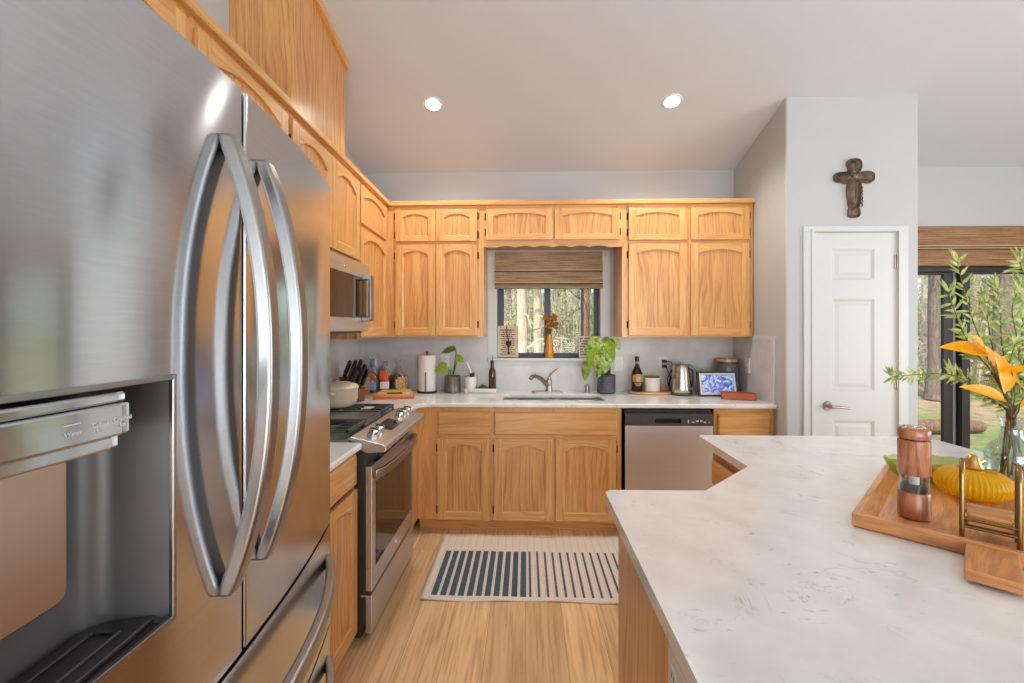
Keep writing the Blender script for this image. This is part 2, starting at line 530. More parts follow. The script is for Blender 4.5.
# ------------------------------------------------------------------ mesh builder
class MB:
    def __init__(s):
        s.bm = bmesh.new()
        s.uv = s.bm.loops.layers.uv.new('UVMap')

    def _uv(s, faces, g):
        if g is None:
            return
        off = Vector((random.random() * 7, random.random() * 7))
        for f in faces:
            f.normal_update()
            n = f.normal
            na = max(range(3), key=lambda i: abs(n[i]))
            if na == g:
                ua, va = [i for i in range(3) if i != g]
            else:
                ua = g
                va = [i for i in range(3) if i not in (g, na)][0]
            for lp in f.loops:
                lp[s.uv].uv = (lp.vert.co[ua] + off.x, lp.vert.co[va] + off.y)

    def faces(s, verts, faces, g=None):
        vs = [s.bm.verts.new(v) for v in verts]
        out = []
        for f in faces:
            try:
                out.append(s.bm.faces.new([vs[i] for i in f]))
            except ValueError:
                pass
        s._uv(out, g)
        return s

    def box(s, x0, x1, y0, y1, z0, z1, g=2):
        v = [(x, y, z) for z in (z0, z1) for y in (y0, y1) for x in (x0, x1)]
        return s.faces(v, [(0, 2, 3, 1), (4, 5, 7, 6), (0, 1, 5, 4), (2, 6, 7, 3), (0, 4, 6, 2), (1, 3, 7, 5)], g)

    def prism(s, pts, axis, a0, a1, g=2):
        """polygon pts in the two other axes (in x,y,z order), extruded along axis"""
        o = [i for i in range(3) if i != axis]
        n = len(pts)
        vs = []
        for a in (a0, a1):
            for p in pts:
                c = [0, 0, 0]
                c[axis] = a
                c[o[0]], c[o[1]] = p
                vs.append(tuple(c))
        fs = [tuple(range(n))[::-1], tuple(range(n, 2 * n))]
        for i in range(n):
            j = (i + 1) % n
            fs.append((i, j, n + j, n + i))
        return s.faces(vs, fs, g)

    def lathe(s, prof, c=(0, 0, 0), n=24, axis=2, g=None, ribs=0, ribd=0.0, squash=(1, 1)):
        o = [i for i in range(3) if i != axis]
        vs = []
        for r, z in prof:
            for k in range(n):
                a = 2 * pi * k / n
                rr = r * (1 + (ribd * abs(cos(ribs * a / 2)) if ribs else 0))
                p = [0, 0, 0]
                p[o[0]] = c[o[0]] + rr * cos(a) * squash[0]
                p[o[1]] = c[o[1]] + rr * sin(a) * squash[1]
                p[axis] = c[axis] + z
                vs.append(tuple(p))
        fs = []
        m = len(prof)
        for i in range(m - 1):
            for k in range(n):
                k2 = (k + 1) % n
                fs.append((i * n + k, i * n + k2, (i + 1) * n + k2, (i + 1) * n + k))
        fs.append(tuple(range(n))[::-1])
        fs.append(tuple(range((m - 1) * n, m * n)))
        return s.faces(vs, fs, axis if g is None else g)

    def tube(s, pts, r, n=8, flat=1.0):
        pts = [Vector(p) for p in pts]
        rs = r if isinstance(r, (list, tuple)) else [r] * len(pts)
        vs = []
        up = None
        for i, p in enumerate(pts):
            t = (pts[min(i + 1, len(pts) - 1)] - pts[max(i - 1, 0)])
            t = t.normalized() if t.length > 1e-9 else Vector((0, 0, 1))
            if up is None:
                up = Vector((0, 0, 1)) if abs(t.z) < 0.9 else Vector((1, 0, 0))
            a = t.cross(up)
            a = a.normalized() if a.length > 1e-6 else t.orthogonal().normalized()
            b = a.cross(t).normalized()
            up = b
            for k in range(n):
                q = 2 * pi * k / n
                vs.append(tuple(p + (a * cos(q) + b * sin(q) * flat) * rs[i]))
        fs = [tuple(range(n))[::-1], tuple(range((len(pts) - 1) * n, len(pts) * n))]
        for i in range(len(pts) - 1):
            for k in range(n):
                k2 = (k + 1) % n
                fs.append((i * n + k, i * n + k2, (i + 1) * n + k2, (i + 1) * n + k))
        return s.faces(vs, fs, 2)

    def ell(s, c, r, n=16, m=10):
        if not isinstance(r, (tuple, list)):
            r = (r, r, r)
        prof = []
        vs, fs = [], []
        for i in range(m + 1):
            th = pi * i / m
            for k in range(n):
                ph = 2 * pi * k / n
                vs.append((c[0] + r[0] * max(sin(th), 1e-3) * cos(ph), c[1] + r[1] * max(sin(th), 1e-3) * sin(ph), c[2] - r[2] * cos(th)))
        for i in range(m):
            for k in range(n):
                k2 = (k + 1) % n
                fs.append((i * n + k, i * n + k2, (i + 1) * n + k2, (i + 1) * n + k))
        fs.append(tuple(range(n))[::-1])
        fs.append(tuple(range(m * n, m * n + n)))
        return s.faces(vs, fs, 2)

    def grid(s, fn, nu, nv, g=None, close_u=False):
        vs = [tuple(fn(i / nu, j / nv)) for j in range(nv + 1) for i in range(nu + 1)]
        fs = []
        for j in range(nv):
            for i in range(nu):
                a = j * (nu + 1) + i
                fs.append((a, a + 1, a + nu + 2, a + nu + 1))
        return s.faces(vs, fs, g)

    def leaf(s, o, d, nrm, L, W, curl=0.15, fold=0.25, seg=5, tip=1.0, base=0.0):
        """a pointed blade from o along d, folded along its midrib"""
        o, d, nrm = Vector(o), Vector(d).normalized(), Vector(nrm)
        side = d.cross(nrm)
        side = side.normalized() if side.length > 1e-6 else d.orthogonal().normalized()
        nrm = side.cross(d).normalized()
        vs, fs = [], []
        for i in range(seg + 1):
            t = i / seg
            w = W * (sin(pi * min(1, t ** 0.8)) ** tip * (1 - 0.25 * t) + base * (1 - t)) * 0.5 + 1e-4
            p = o + d * (L * t) - nrm * (curl * L * t * t)
            lift = nrm * (w * fold)
            vs += [tuple(p - side * w + lift), tuple(p), tuple(p + side * w + lift)]
        for i in range(seg):
            a = i * 3
            fs += [(a, a + 1, a + 4, a + 3), (a + 1, a + 2, a + 5, a + 4)]
        return s.faces(vs, fs)

    def heart(s, o, d, nrm, L, W, curl=0.25):
        """heart-shaped leaf"""
        o, d, nrm = Vector(o), Vector(d).normalized(), Vector(nrm)
        side = d.cross(nrm).normalized()
        nrm = side.cross(d).normalized()
        prof = [(-0.12, 0.42), (0.0, 0.78), (0.15, 0.98), (0.32, 1.0), (0.5, 0.86), (0.7, 0.58), (0.86, 0.28), (1.0, 0.0)]
        vs, fs = [], []
        for t, w in prof:
            ww = w * W * 0.5 + 1e-4
            tm = max(t, 0.0)
            mid = o + d * (L * tm) - nrm * (curl * L * tm * tm)
            edge = o + d * (L * t) - nrm * (curl * L * tm * tm + 0.16 * ww)
            vs += [tuple(edge - side * ww), tuple((mid + edge) / 2 - side * ww * 0.5 + nrm * 0.002), tuple(mid), tuple((mid + edge) / 2 + side * ww * 0.5 + nrm * 0.002), tuple(edge + side * ww)]
        for i in range(len(prof) - 1):
            for k in range(4):
                a = i * 5 + k
                fs.append((a, a + 1, a + 6, a + 5))
        return s.faces(vs, fs)

    def build(s, name, mat, parent=None, bevel=0.0, smooth=None, bseg=2, thick=0.0, angle=40):
        me = bpy.data.meshes.new(name)
        bmesh.ops.recalc_face_normals(s.bm, faces=s.bm.faces[:]) if smooth != 'leaf' else None
        if smooth:
            for f in s.bm.faces:
                f.smooth = True
        s.bm.to_mesh(me)
        s.bm.free()
        if smooth and smooth != 'leaf':
            me.set_sharp_from_angle(angle=radians(angle))
        me.materials.append(mat)
        o = bpy.data.objects.new(name, me)
        COL.objects.link(o)
        if parent is not None:
            o.parent = parent
        if thick:
            md = o.modifiers.new('thickness', 'SOLIDIFY')
            md.thickness = thick
            md.offset = 0
        if bevel:
            md = o.modifiers.new('soft_edges', 'BEVEL')
            md.width = bevel
            md.segments = bseg
            md.limit_method = 'ANGLE'
            md.angle_limit = radians(35)
        return o


def tag(o, label=None, cat=None, group=None, kind=None):
    if label:
        o['label'] = label
    if cat:
        o['category'] = cat
    if group:
        o['group'] = group
    if kind:
        o['kind'] = kind
    return o


def thing(name, label, cat, loc=(0, 0, 0), rz=0.0, group=None):
    o = bpy.data.objects.new(name, None)
    COL.objects.link(o)
    o.empty_display_size = 0.05
    o.location = loc
    o.rotation_euler = (0, 0, rz)
    return tag(o, label, cat, group)


def copy_tree(o, parent=None):
    c = o.copy()
    COL.objects.link(c)
    if parent is not None:
        c.parent = parent
    for ch in list(o.children):
        copy_tree(ch, c)
    return c


def struct(o):
    o['kind'] = 'structure'
    return o


def at(o, loc, rz=0.0):
    o.location = loc
    o.rotation_euler = (0, 0, rz)
    return o


def text_mesh(name, body, size, mat, parent, M, extr=0.0004):
    cu = bpy.data.curves.new(name, 'FONT')
    cu.body = body
    cu.size = size
    cu.extrude = extr
    cu.align_x = 'CENTER'
    tmp = bpy.data.objects.new(name + '_tmp', cu)
    COL.objects.link(tmp)
    dg = bpy.context.evaluated_depsgraph_get()
    dg.update()
    me = bpy.data.meshes.new_from_object(tmp.evaluated_get(dg))
    bpy.data.objects.remove(tmp)
    me.transform(M)
    me.materials.clear()
    me.materials.append(mat)
    o = bpy.data.objects.new(name, me)
    COL.objects.link(o)
    o.parent = parent
    return o


def arc(cx, cy, r, a0, a1, n):
    return [(cx + r * cos(a0 + (a1 - a0) * i / n), cy + r * sin(a0 + (a1 - a0) * i / n)) for i in range(n + 1)]


def slab(outer, holes, z0, z1):
    """flat polygon with holes, given thickness"""
    mb = MB()
    bm = mb.bm
    loops = []
    for pts in [outer] + holes:
        vs = [bm.verts.new((p[0], p[1], z1)) for p in pts]
        es = [bm.edges.new((vs[i], vs[(i + 1) % len(vs)])) for i in range(len(vs))]
        loops.append((vs, es))
    bmesh.ops.triangle_fill(bm, use_beauty=True, use_dissolve=False, edges=[e for _, es in loops for e in es])
    top = bm.faces[:]
    low = {}
    for vs, _ in loops:
        for v in vs:
            low[v] = bm.verts.new((v.co.x, v.co.y, z0))
    for f in top:
        bm.faces.new([low[v] for v in reversed(f.verts[:])])
    for vs, _ in loops:
        for i in range(len(vs)):
            a, b = vs[i], vs[(i + 1) % len(vs)]
            bm.faces.new((a, b, low[b], low[a]))
    return mb

# ================================================================== SETTING
XL, YB, XR, YP = -1.365, 3.72, 1.695, 2.985
XE, YR, YRIDGE = 5.1, -4.5, -0.6
CZ0, SL = 2.72, 0.29


def ceil_z(y):
    return CZ0 + SL * (YB - y) if y > YRIDGE else CZ0 + SL * (YB - YRIDGE) - SL * (YRIDGE - y)


WALL = m_wall('wall_paint', (190, 192, 194))
CEIL = m_wall('ceiling_paint', (207, 211, 217))
mb = MB(); mb.box(XL - .15, XE + .15, YR - .15, YB + .15, -.12, 0)
struct(mb.build('floor', m_floor()))
mb = MB()
pr = [(YB + .15, ceil_z(YB + .15)), (YRIDGE, ceil_z(YRIDGE)), (YR - .15, ceil_z(YR - .15)), (YR - .15, ceil_z(YR - .15) + .2), (YRIDGE, ceil_z(YRIDGE) + .2), (YB + .15, ceil_z(YB + .15) + .2)]
mb.prism(pr, 0, XL - .15, XE + .15)
struct(mb.build('ceiling', CEIL))
# left wall follows the roof slope
mb = MB()
mb.prism([(YB, 0), (YB, ceil_z(YB)), (YRIDGE, ceil_z(YRIDGE)), (YR, ceil_z(YR)), (YR, 0)], 0, XL - .15, XL)
struct(mb.build('wall_left', WALL))
# right wall with a window opening
mb = MB()
WY0, WY1 = -1.0, 1.8
for (ya, yb, za, zb) in ((YR, WY0, 0, None), (WY1, YB, 0, None), (WY0, WY1, 0, .65), (WY0, WY1, 2.45, None)):
    if zb is None:
        mid = [(y, ceil_z(y)) for y in (yb, YRIDGE, ya) if ya < y < yb or y in (ya, yb)]
        mb.prism([(ya, za)] + [(yb, za)] + mid, 0, XE, XE + .15)
    else:
        mb.box(XE, XE + .15, ya, yb, za, zb)
struct(mb.build('wall_right', WALL))
# rear wall with wide windows
mb = MB()
zr = ceil_z(YR) + .01
for (xa, xb, za, zb) in ((XL, -.75, 0, zr), (3.55, XE, 0, zr), (-.75, 3.55, 0, .55), (-.75, 3.55, 2.7, zr)):
    mb.box(xa, xb, YR - .15, YR, za, zb)
struct(mb.build('wall_rear', WALL))
# back wall
SX0, SX1, SZ0, SZ1 = -.238, .612, 1.183, 2.03       # sink window opening
DX0, DX1, DZ1 = 2.62, 4.62, 1.99                   # slider opening
mb = MB()
zt = CZ0 + .0
for (xa, xb, za, zb) in ((XL, SX0, 0, zt), (SX0, SX1, 0, SZ0), (SX0, SX1, SZ1, zt), (SX1, DX0, 0, zt), (DX0, DX1, DZ1, zt), (DX1, XE, 0, zt)):
    mb.box(xa, xb, YB, YB + .15, za, zb)
struct(mb.build('wall_back', WALL))
# pantry box in the corner
PX1, PD0, PD1, PDZ = 2.53, 1.868, 2.394, 2.053
zp = ceil_z(YP)
mb = MB(); mb.prism([(YP + .1, 0), (YB, 0), (YB, CZ0), (YP + .1, ceil_z(YP + .1))], 0, XR, XR + .1)
mb2 = MB()
mb2.prism([(XR, YP + .1), (XR, YP + .014)] + [(XR + .014 - .014 * cos(pi / 2 * k / 6), YP + .014 - .014 * sin(pi / 2 * k / 6)) for k in range(1, 7)] + [(PD0 - .1, YP), (PD0 - .1, YP + .1)], 2, 0, zp)
for (xa, xb, za, zb) in ((PD0 - .1, PD0, 0, zp), (PD1, PX1, 0, zp), (PD0, PD1, PDZ, zp)):
    mb2.box(xa, xb, YP, YP + .1, za, zb)
pw = mb2.build('wall_pantry_front', WALL); struct(pw)
struct(mb.build('wall_pantry_side', WALL))
mb = MB(); mb.prism([(YP + .1, 0), (YB, 0), (YB, CZ0), (YP + .1, ceil_z(YP + .1))], 0, PX1 - .1, PX1)
struct(mb.build('wall_pantry_right', WALL))

# pantry door casing, door
mb = MB()
cw = .066
for (xa, xb, za, zb) in ((PD0 - cw, PD0, 0, PDZ), (PD1, PD1 + cw, 0, PDZ), (PD0 - cw, PD1 + cw, PDZ, PDZ + .036)):
    mb.box(xa, xb, YP - .016, YP, za, zb)
for (xa, xb, za, zb) in ((PD0 - .022, PD0, 0, PDZ), (PD1, PD1 + .022, 0, PDZ), (PD0 - .022, PD1 + .022, PDZ, PDZ + .014)):
    mb.box(xa, xb, YP - .024, YP - .016, za, zb)
# jamb lining
for (xa, xb, za, zb) in ((PD0, PD0 + .004, 0, PDZ), (PD1 - .004, PD1, 0, PDZ), (PD0, PD1, PDZ - .004, PDZ)):
    mb.box(xa, xb, YP - .01, YP + .1, za, zb)
struct(mb.build('trim_1', WHITE_PAINT, bevel=.004))
door = thing('door_1', 'white three panel pantry door with brushed nickel lever', 'door', (PD0 + .004, YP - .004, 0))
struct(door)
DW = PD1 - PD0 - .008
mb = MB()
px0, px1 = .115, DW - .135
rows = [(.20, .83), (1.022, 1.618), (1.741, 1.943)]
# slab around the recessed fields
mb.box(0, px0, 0, .035, .012, PDZ - .006); mb.box(px1, DW, 0, .035, .012, PDZ - .006)
zs = [.012] + [z for r in rows for z in r] + [PDZ - .006]
for k in range(0, len(zs), 2):
    mb.box(px0, px1, 0, .035, zs[k], zs[k + 1])
for za, zb in rows:
    # sloped moulding down to a recess, then a raised field
    a = [(px0, za), (px1, za), (px1, zb), (px0, zb)]
    ins = lambda q: [(px0 + q, za + q), (px1 - q, za + q), (px1 - q, zb - q), (px0 + q, zb - q)]
    rings = [(0.0, 0.0), (.016, .011), (.024, .011), (.046, .003)]
    vs, fs = [], []
    for q, y in rings:
        vs += [(x, y, z) for x, z in ins(q)]
    for i in range(len(rings) - 1):
        for k in range(4):
            fs.append((i * 4 + k, i * 4 + (k + 1) % 4, i * 4 + 4 + (k + 1) % 4, i * 4 + 4 + k))
    b = (len(rings) - 1) * 4
    fs.append((b, b + 1, b + 2, b + 3))
    mb.faces(vs, fs)
mb.build('door_leaf', WHITE_PAINT, door)
mb = MB()
hx, hz = .083, .925
mb.lathe([(.0, -.012), (.026, -.012), (.03, -.006), (.03, 0)], (hx, 0, hz), 20, 1)
mb.lathe([(.011, -.05), (.011, -.01)], (hx, 0, hz), 12, 1)
mb.tube([(hx - .008, -.048, hz), (hx + .03, -.05, hz), (hx + .075, -.047, hz - .004), (hx + .115, -.043, hz - .01)], [.011, .0095, .008, .006], 10)
tag(mb.build('door_handle', NICKEL, door, smooth=True), 'brushed nickel lever')
for hz2 in (1.857, 1.081, .24):
    mb = MB(); mb.box(DW - .012, DW + .004, -.006, .004, hz2 - .045, hz2 + .045); mb.lathe([(.006, -.046), (.006, .046)], (DW + .002, -.008, hz2), 10)
    mb.build('hinge', NICKEL, door, smooth=True)
mb = MB()
for (xa, xb, ya, yb) in ((XR, PD0 - cw, YP - .014, YP), (PD1 + cw, PX1, YP - .014, YP)):
    mb.box(xa, xb, ya, yb, 0, .085)
struct(mb.build('baseboard_pantry', WHITE_PAINT, bevel=.004))

# sink window
mb = MB()
for (xa, xb, za, zb) in ((SX0 - .08, SX0, SZ0, SZ1), (SX1, SX1 + .08, SZ0, SZ1), (SX0 - .08, SX1 + .08, SZ1, SZ1 + .035)):
    mb.box(xa, xb, YB - .012, YB, za, zb)
struct(mb.build('trim_2', WHITE_PAINT, bevel=.004))
mb = MB(); mb.box(SX0 - .075, SX1 + .075, YB - .035, YB + .09, SZ0 - .024, SZ0)
struct(mb.build('window_sill', WHITE_PAINT, bevel=.005))
w1 = thing('window_1', 'dark framed two pane slider window over the sink', 'window', (0, YB + .10, 0)); struct(w1)
mb = MB()
fw = .052
for (xa, xb, za, zb) in ((SX0, SX0 + fw, SZ0, SZ1), (SX1 - .035, SX1, SZ0, SZ1), (SX0, SX1, SZ0, SZ0 + .035), (SX0, SX1, SZ1 - .05, SZ1), (.158, .210, SZ0, SZ1), (.47, .488, SZ0, SZ1)):
    mb.box(xa, xb, 0, .045, za, zb)
mb.build('frame', FRAME_DARK, w1, bevel=.003)
for xa, xb in ((SX0 + fw, .158), (.21, SX1 - .035)):
    mb = MB(); mb.box(xa, xb, .020, .024, SZ0 + .03, SZ1 - .05); mb.build('pane', PANE, w1)

# slider door
w2 = thing('door_2', 'dark framed sliding glass patio door', 'door', (0, YB + .05, 0)); struct(w2)
mb = MB()
for (xa, xb, za, zb) in ((DX0, DX1, DZ1 - .10, DZ1), (DX0, DX1, 0, .05), (DX0, DX0 + .06, 0, DZ1), (DX1 - .06, DX1, 0, DZ1)):
    mb.box(xa, xb, 0, .1, za, zb)
mb.build('frame', FRAME_BROWN, w2, bevel=.003)
mb = MB()
for (xa, xb, za, zb) in ((3.452, 3.520, .05, DZ1 - .1), (DX0 + .06, 3.452, .05, .14), (DX0 + .06, 3.452, DZ1 - .12, DZ1 - .1)):
    mb.box(xa, xb, .055, .085, za, zb)
mb.build('sash', FRAME_BROWN, w2, bevel=.003)
mb = MB()
for (xa, xb, za, zb) in ((3.557, 3.622, .05, DZ1 - .1), (3.62, DX1 - .06, .05, .14), (3.62, DX1 - .06, DZ1 - .12, DZ1 - .1)):
    mb.box(xa, xb, .01, .045, za, zb)
mb.build('sash', FRAME_BROWN, w2, bevel=.003)
mb = MB()
mb.box(3.532, 3.550, .06, .08, .05, DZ1 - .1)
mb.build('screen_edge', SCREEN_GREY, w2)
mb = MB(); mb.box(3.520, 3.585, .065, .08, .05, DZ1 - .1); mb.build('interlock', DARKSTEEL, w2)
mb = MB(); mb.box(DX0 + .06, 3.46, .068, .073, .14, DZ1 - .12); mb.build('pane', PANE, w2)
mb = MB(); mb.box(3.61, DX1 - .06, .025, .03, .14, DZ1 - .12); mb.build('pane', PANE, w2)

# unseen windows behind and beside the camera, added to let light in
w3 = thing('window_3', 'wide white framed window in the rear wall', 'window', (0, YR - .08, 0)); struct(w3)
mb = MB()
for xa in (-.75, .28, 1.36, 2.43, 3.49):
    mb.box(xa, xa + .06, 0, .06, .55, 2.7)
for za in (.55, 2.64):
    mb.box(-.75, 3.55, 0, .06, za, za + .06)
mb.build('frame', WHITE_PAINT, w3)
mb = MB(); mb.box(-.75, 3.55, .03, .034, .55, 2.7); mb.build('pane', PANE, w3)
w4 = thing('window_4', 'white framed window in the side wall', 'window', (XE + .06, 0, 0)); struct(w4)
mb = MB()
for ya in (WY0, .37, WY1 - .06):
    mb.box(0, .06, ya, ya + .06, .65, 2.45)
for za in (.65, 2.39):
    mb.box(0, .06, WY0, WY1, za, za + .06)
mb.build('frame', WHITE_PAINT, w4)
mb = MB(); mb.box(.03, .034, WY0, WY1, .65, 2.45); mb.build('pane', PANE, w4)

# quartz backsplash
SPL = m_splash()
mb = MB()
t = .014
mb.box(XL, SX0 - .08, YB - t, YB, .914, 1.36)
mb.box(SX0 - .08, SX1 + .08, YB - t, YB, .914, SZ0 - .024)
mb.box(SX1 + .08, XR, YB - t, YB, .914, 1.36)
mb.box(XL, XL + t, 2.0, YB - t, .914, 1.40)
mb.box(XR - t, XR, 3.135, YB - t, .914, 1.355)
struct(mb.build('backsplash', SPL))
mb = MB()
mb.box(XR - t - .002, XR, 3.105, 3.137, .914, 1.372); mb.box(XR - t - .002, XR, 3.137, YB - .33, 1.345, 1.372)
struct(mb.build('trim_3', WHITE_PAINT, bevel=.003))

# ------------------------------------------------------------------ roman shades
def roman(name, label, x0, x1, ztop, zbot, y, mat, folds):
    r = thing(name, label, 'blind', ((x0 + x1) / 2, y, zbot))
    w = (x1 - x0) / 2
    h = ztop - zbot
    mb = MB()
    # front of stacked folds: an S-curve profile in y,z swept across the width
    prof = [(0.0, h), (-.010, h)]
    zc = h
    for k, fr in enumerate(folds):
        z2 = h - fr * h
        o_ = .012 + .004 * k
        prof += [(-o_, zc - .004), (-o_ - .004, zc - .3 * (zc - z2)), (-o_ - .016, zc - .75 * (zc - z2)), (-o_ - .022, z2 + .010), (-o_ - .020, z2 + .002), (-o_ - .010, z2 - (.0 if k == len(folds) - 1 else -.002))]
        zc = z2
    prof += [(0.0, 0.0)]
    mb.prism(prof, 0, -w, w, 0)
    mb.build('woven_panel', mat, r)
    mb = MB(); mb.box(-w, w, -.012, .0, h - .001, h + .02, 0); mb.build('headrail', mat, r)
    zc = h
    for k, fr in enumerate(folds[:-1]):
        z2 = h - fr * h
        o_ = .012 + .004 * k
        mb = MB(); mb.box(-w + .001, w - .001, -o_ - .0225, -o_ - .012, z2 - .004, z2 + .003, 0); mb.build('fold_seam_shadow', WOVEN_DARK, r)  # dark strip at the seam stands in for shade under the fold
        mb = MB(); mb.box(-w + .001, w - .001, -o_ - .0235, -o_ - .018, z2 + .006, z2 + .011, 0); mb.build('fold_batten', WOVEN_PALE, r)
    return r


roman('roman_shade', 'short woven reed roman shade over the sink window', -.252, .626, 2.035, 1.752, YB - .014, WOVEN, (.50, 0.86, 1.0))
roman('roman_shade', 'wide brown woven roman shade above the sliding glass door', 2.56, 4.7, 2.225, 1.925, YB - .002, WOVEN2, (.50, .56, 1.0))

# ================================================================== CABINETS
def cab_door(par, x0, x1, z0, z1, arch=.04, hinge='L', hz=(.12, .88)):
    sw = min(.056, (x1 - x0) * .2)
    br = .052 if z1 - z0 > .3 else .04
    tr = .046 if z1 - z0 > .3 else .034
    t = .021
    mb = MB()
    mb.box(x0, x0 + sw, -t, 0, z0, z1, 2)
    mb.box(x1 - sw, x1, -t, 0, z0, z1, 2)
    mb.box(x0 + sw, x1 - sw, -t, 0, z0, z0 + br, 0)
    a, b = x0 + sw, x1 - sw
    n = 14
    cx, hw = (a + b) / 2, (b - a) / 2
    R = (hw * hw + arch * arch) / (2 * arch)
    zc = z1 - tr - R
    th = math.asin(min(1, hw / R))
    pts = [(a, z1), (a, z1 - tr - arch)]
    pts += [(cx + R * sin(-th + 2 * th * i / n), zc + R * cos(-th + 2 * th * i / n)) for i in range(1, n)]
    pts += [(b, z1 - tr - arch), (b, z1)]
    mb.prism(pts, 1, -t, 0, 0)
    # sloped sticking around the field
    q = .009
    zb = z0 + br
    mb.prism([(-t + .003, zb), (-.010, zb), (-.010, zb + q)], 0, a, b, 0)
    mb.faces([(a, -t + .003, zb), (a, -.010, zb), (a + q, -.010, zb), (a, -t + .003, z1 - tr - arch), (a, -.010, z1 - tr - arch), (a + q, -.010, z1 - tr - arch)], [(0, 2, 5, 3)], 2)
    mb.faces([(b, -t + .003, zb), (b, -.010, zb), (b - q, -.010, zb), (b, -t + .003, z1 - tr - arch), (b, -.010, z1 - tr - arch), (b - q, -.010, z1 - tr - arch)], [(0, 2, 5, 3)], 2)
    f = mb.build('door', OAK, par, bevel=.0035)
    mb = MB()
    mb.box(a - .004, b + .004, -.010, -.003, z0 + br - .004, z1 - tr + .004, 2)
    mb.build('panel', OAK_PANEL, f)
    hxx = x0 - .005 if hinge == 'L' else x1 + .005
    for fr in hz:
        zc2 = z0 + (z1 - z0) * fr
        mb = MB()
        mb.lathe([(.0045, -.026), (.0055, -.02), (.0055, .02), (.0045, .026)], (hxx, -.009, zc2), 8)
        mb.box(min(hxx, hxx + (-.006 if hinge == 'L' else .006)), max(hxx, hxx + (-.006 if hinge == 'L' else .006)), -.006, .0, zc2 - .024, zc2 + .024)
        mb.build('hinge', BRONZE, f)
    return f


def cab_drawer(par, x0, x1, z0, z1):
    mb = MB()
    mb.box(x0, x1, -.013, 0, z0, z1, 0)
    e = .009
    rings = [(0, -.013), (e, -.021)]
    vs = []
    for q, y in rings:
        vs += [(x0 + q, y, z0 + q), (x1 - q, y, z0 + q), (x1 - q, y, z1 - q), (x0 + q, y, z1 - q)]
    fs = [(k, (k + 1) % 4, 4 + (k + 1) % 4, 4 + k) for k in range(4)] + [(4, 5, 6, 7)]
    mb.faces(vs, fs, 0)
    return mb.build('drawer', OAK, par, bevel=.002)


def cabinet(name, label, loc, rz, w, h, d, stiles, rails, z0=0.0, toe=0.0, top=True, group=None, cat='cabinet'):
    r = thing(name, label, cat, loc, rz, group)
    mb = MB()
    p = .018
    zb = toe
    mb.box(0, p, .018, d, zb, h, 2); mb.box(w - p, w, .018, d, zb, h, 2)
    mb.box(p, w - p, .018, d, zb, zb + p, 0)
    mb.box(p, w - p, d - .008, d, zb + p, h, 2)
    if top:
        mb.box(p, w - p, .018, d, h - p, h, 0)
    mb.build('carcass', OAK_PANEL, r)
    mb = MB()
    for a, b in stiles:
        mb.box(a, b, 0, .018, zb, h, 2)
    for a, b in rails:
        mb.box(.0, w, .0008, .0172, a, b, 0)
    mb.build('face_frame', OAK, r)
    if 0 < toe < .5:
        mb = MB(); mb.box(0, w, .065, .08, 0, toe, 0); mb.build('toe_kick', OAK_PANEL, r)
    return r


ZB, ZT = 1.362, 2.356            # uppers: bottom, top of box
YF = 3.40                        # face frame plane of the back uppers
XF = -1.059                       # face frame plane of the left uppers


def U(x, y, Y):
    return at_y(x, y, Y)


zs0, zs1 = 2.085, 2.325          # small doors
zt0, zt1 = 1.374, 2.060          # tall doors
# --- back wall, left of the window
x0 = XF
x1 = -.318
r = cabinet('wall_cabinet', 'oak wall cabinet with two tall and two small arched doors left of the sink window', (x0, YF, 0), 0, x1 - x0, ZT, .315, [(0, .085), (x1 - x0 - .06, x1 - x0), (.36, .39)], [(ZB, ZB + .03), (zt1 - .01, zs0 + .01), (zs1 - .01, ZT)], toe=ZB)
d0, dm, d1 = -.990 - x0, (-.683 - x0), -.366 - x0
for a, b, hg in ((d0, dm, 'L'), (dm + .006, d1, 'R')):
    cab_door(r, a, b, zt0, zt1, .035, hg); cab_door(r, a, b, zs0, zs1, .030, hg, (.2, .8))
# --- bridge over the window
bx0, bx1 = -.318, .722
r = cabinet('bridge_cabinet', 'low oak cabinet with two wide arched doors bridging over the sink window', (bx0, YF, 0), 0, bx1 - bx0, ZT, .315, [(0, .03), (bx1 - bx0 - .03, bx1 - bx0), (.505, .535)], [(2.075, 2.10), (zs1 - .01, ZT)], toe=2.075)
cab_door(r, .018, .523, zs0 + .008, zs1 + .004, .026, 'L', (.25, .75)); cab_door(r, .535, bx1 - bx0 - .022, zs0 + .008, zs1 + .004, .026, 'R', (.25, .75))
mb = MB()
pts = [(0, 2.076), (0, 2.042)]
W = bx1 - bx0
pts += [(.10 + (W - .2) * i / 72, 2.038 + .013 * abs(sin(pi * 6 * i / 72)) ** .8 + (.0 if 0 < i < 72 else 0)) for i in range(73)]
pts += [(W, 2.042), (W, 2.076)]
mb.prism(pts, 1, .002, .02, 0)
mb.build('scalloped_valance', OAK, r, bevel=.002)
# --- back wall, right of the window
x0, x1 = .722, XR - .004
r = cabinet('wall_cabinet', 'oak wall cabinet with two tall and two small arched doors right of the sink window', (x0, YF, 0), 0, x1 - x0, ZT, .315, [(0, .05), (x1 - x0 - .045, x1 - x0), (.465, .515)], [(ZB, ZB + .03), (zt1 - .01, zs0 + .01), (zs1 - .01, ZT)], toe=ZB)
for a, b, hg in ((.768 - x0, 1.198 - x0, 'L'), (1.226 - x0, 1.656 - x0, 'R')):
    cab_door(r, a, b, zt0, zt1, .030, hg); cab_door(r, a, b, zs0, zs1, .026, hg, (.25, .75))

# --- left wall run: local x runs along +Y, local y runs towards the wall
RZ = pi / 2


def xl(y):
    return -1.059 + .031 * (YF - y)


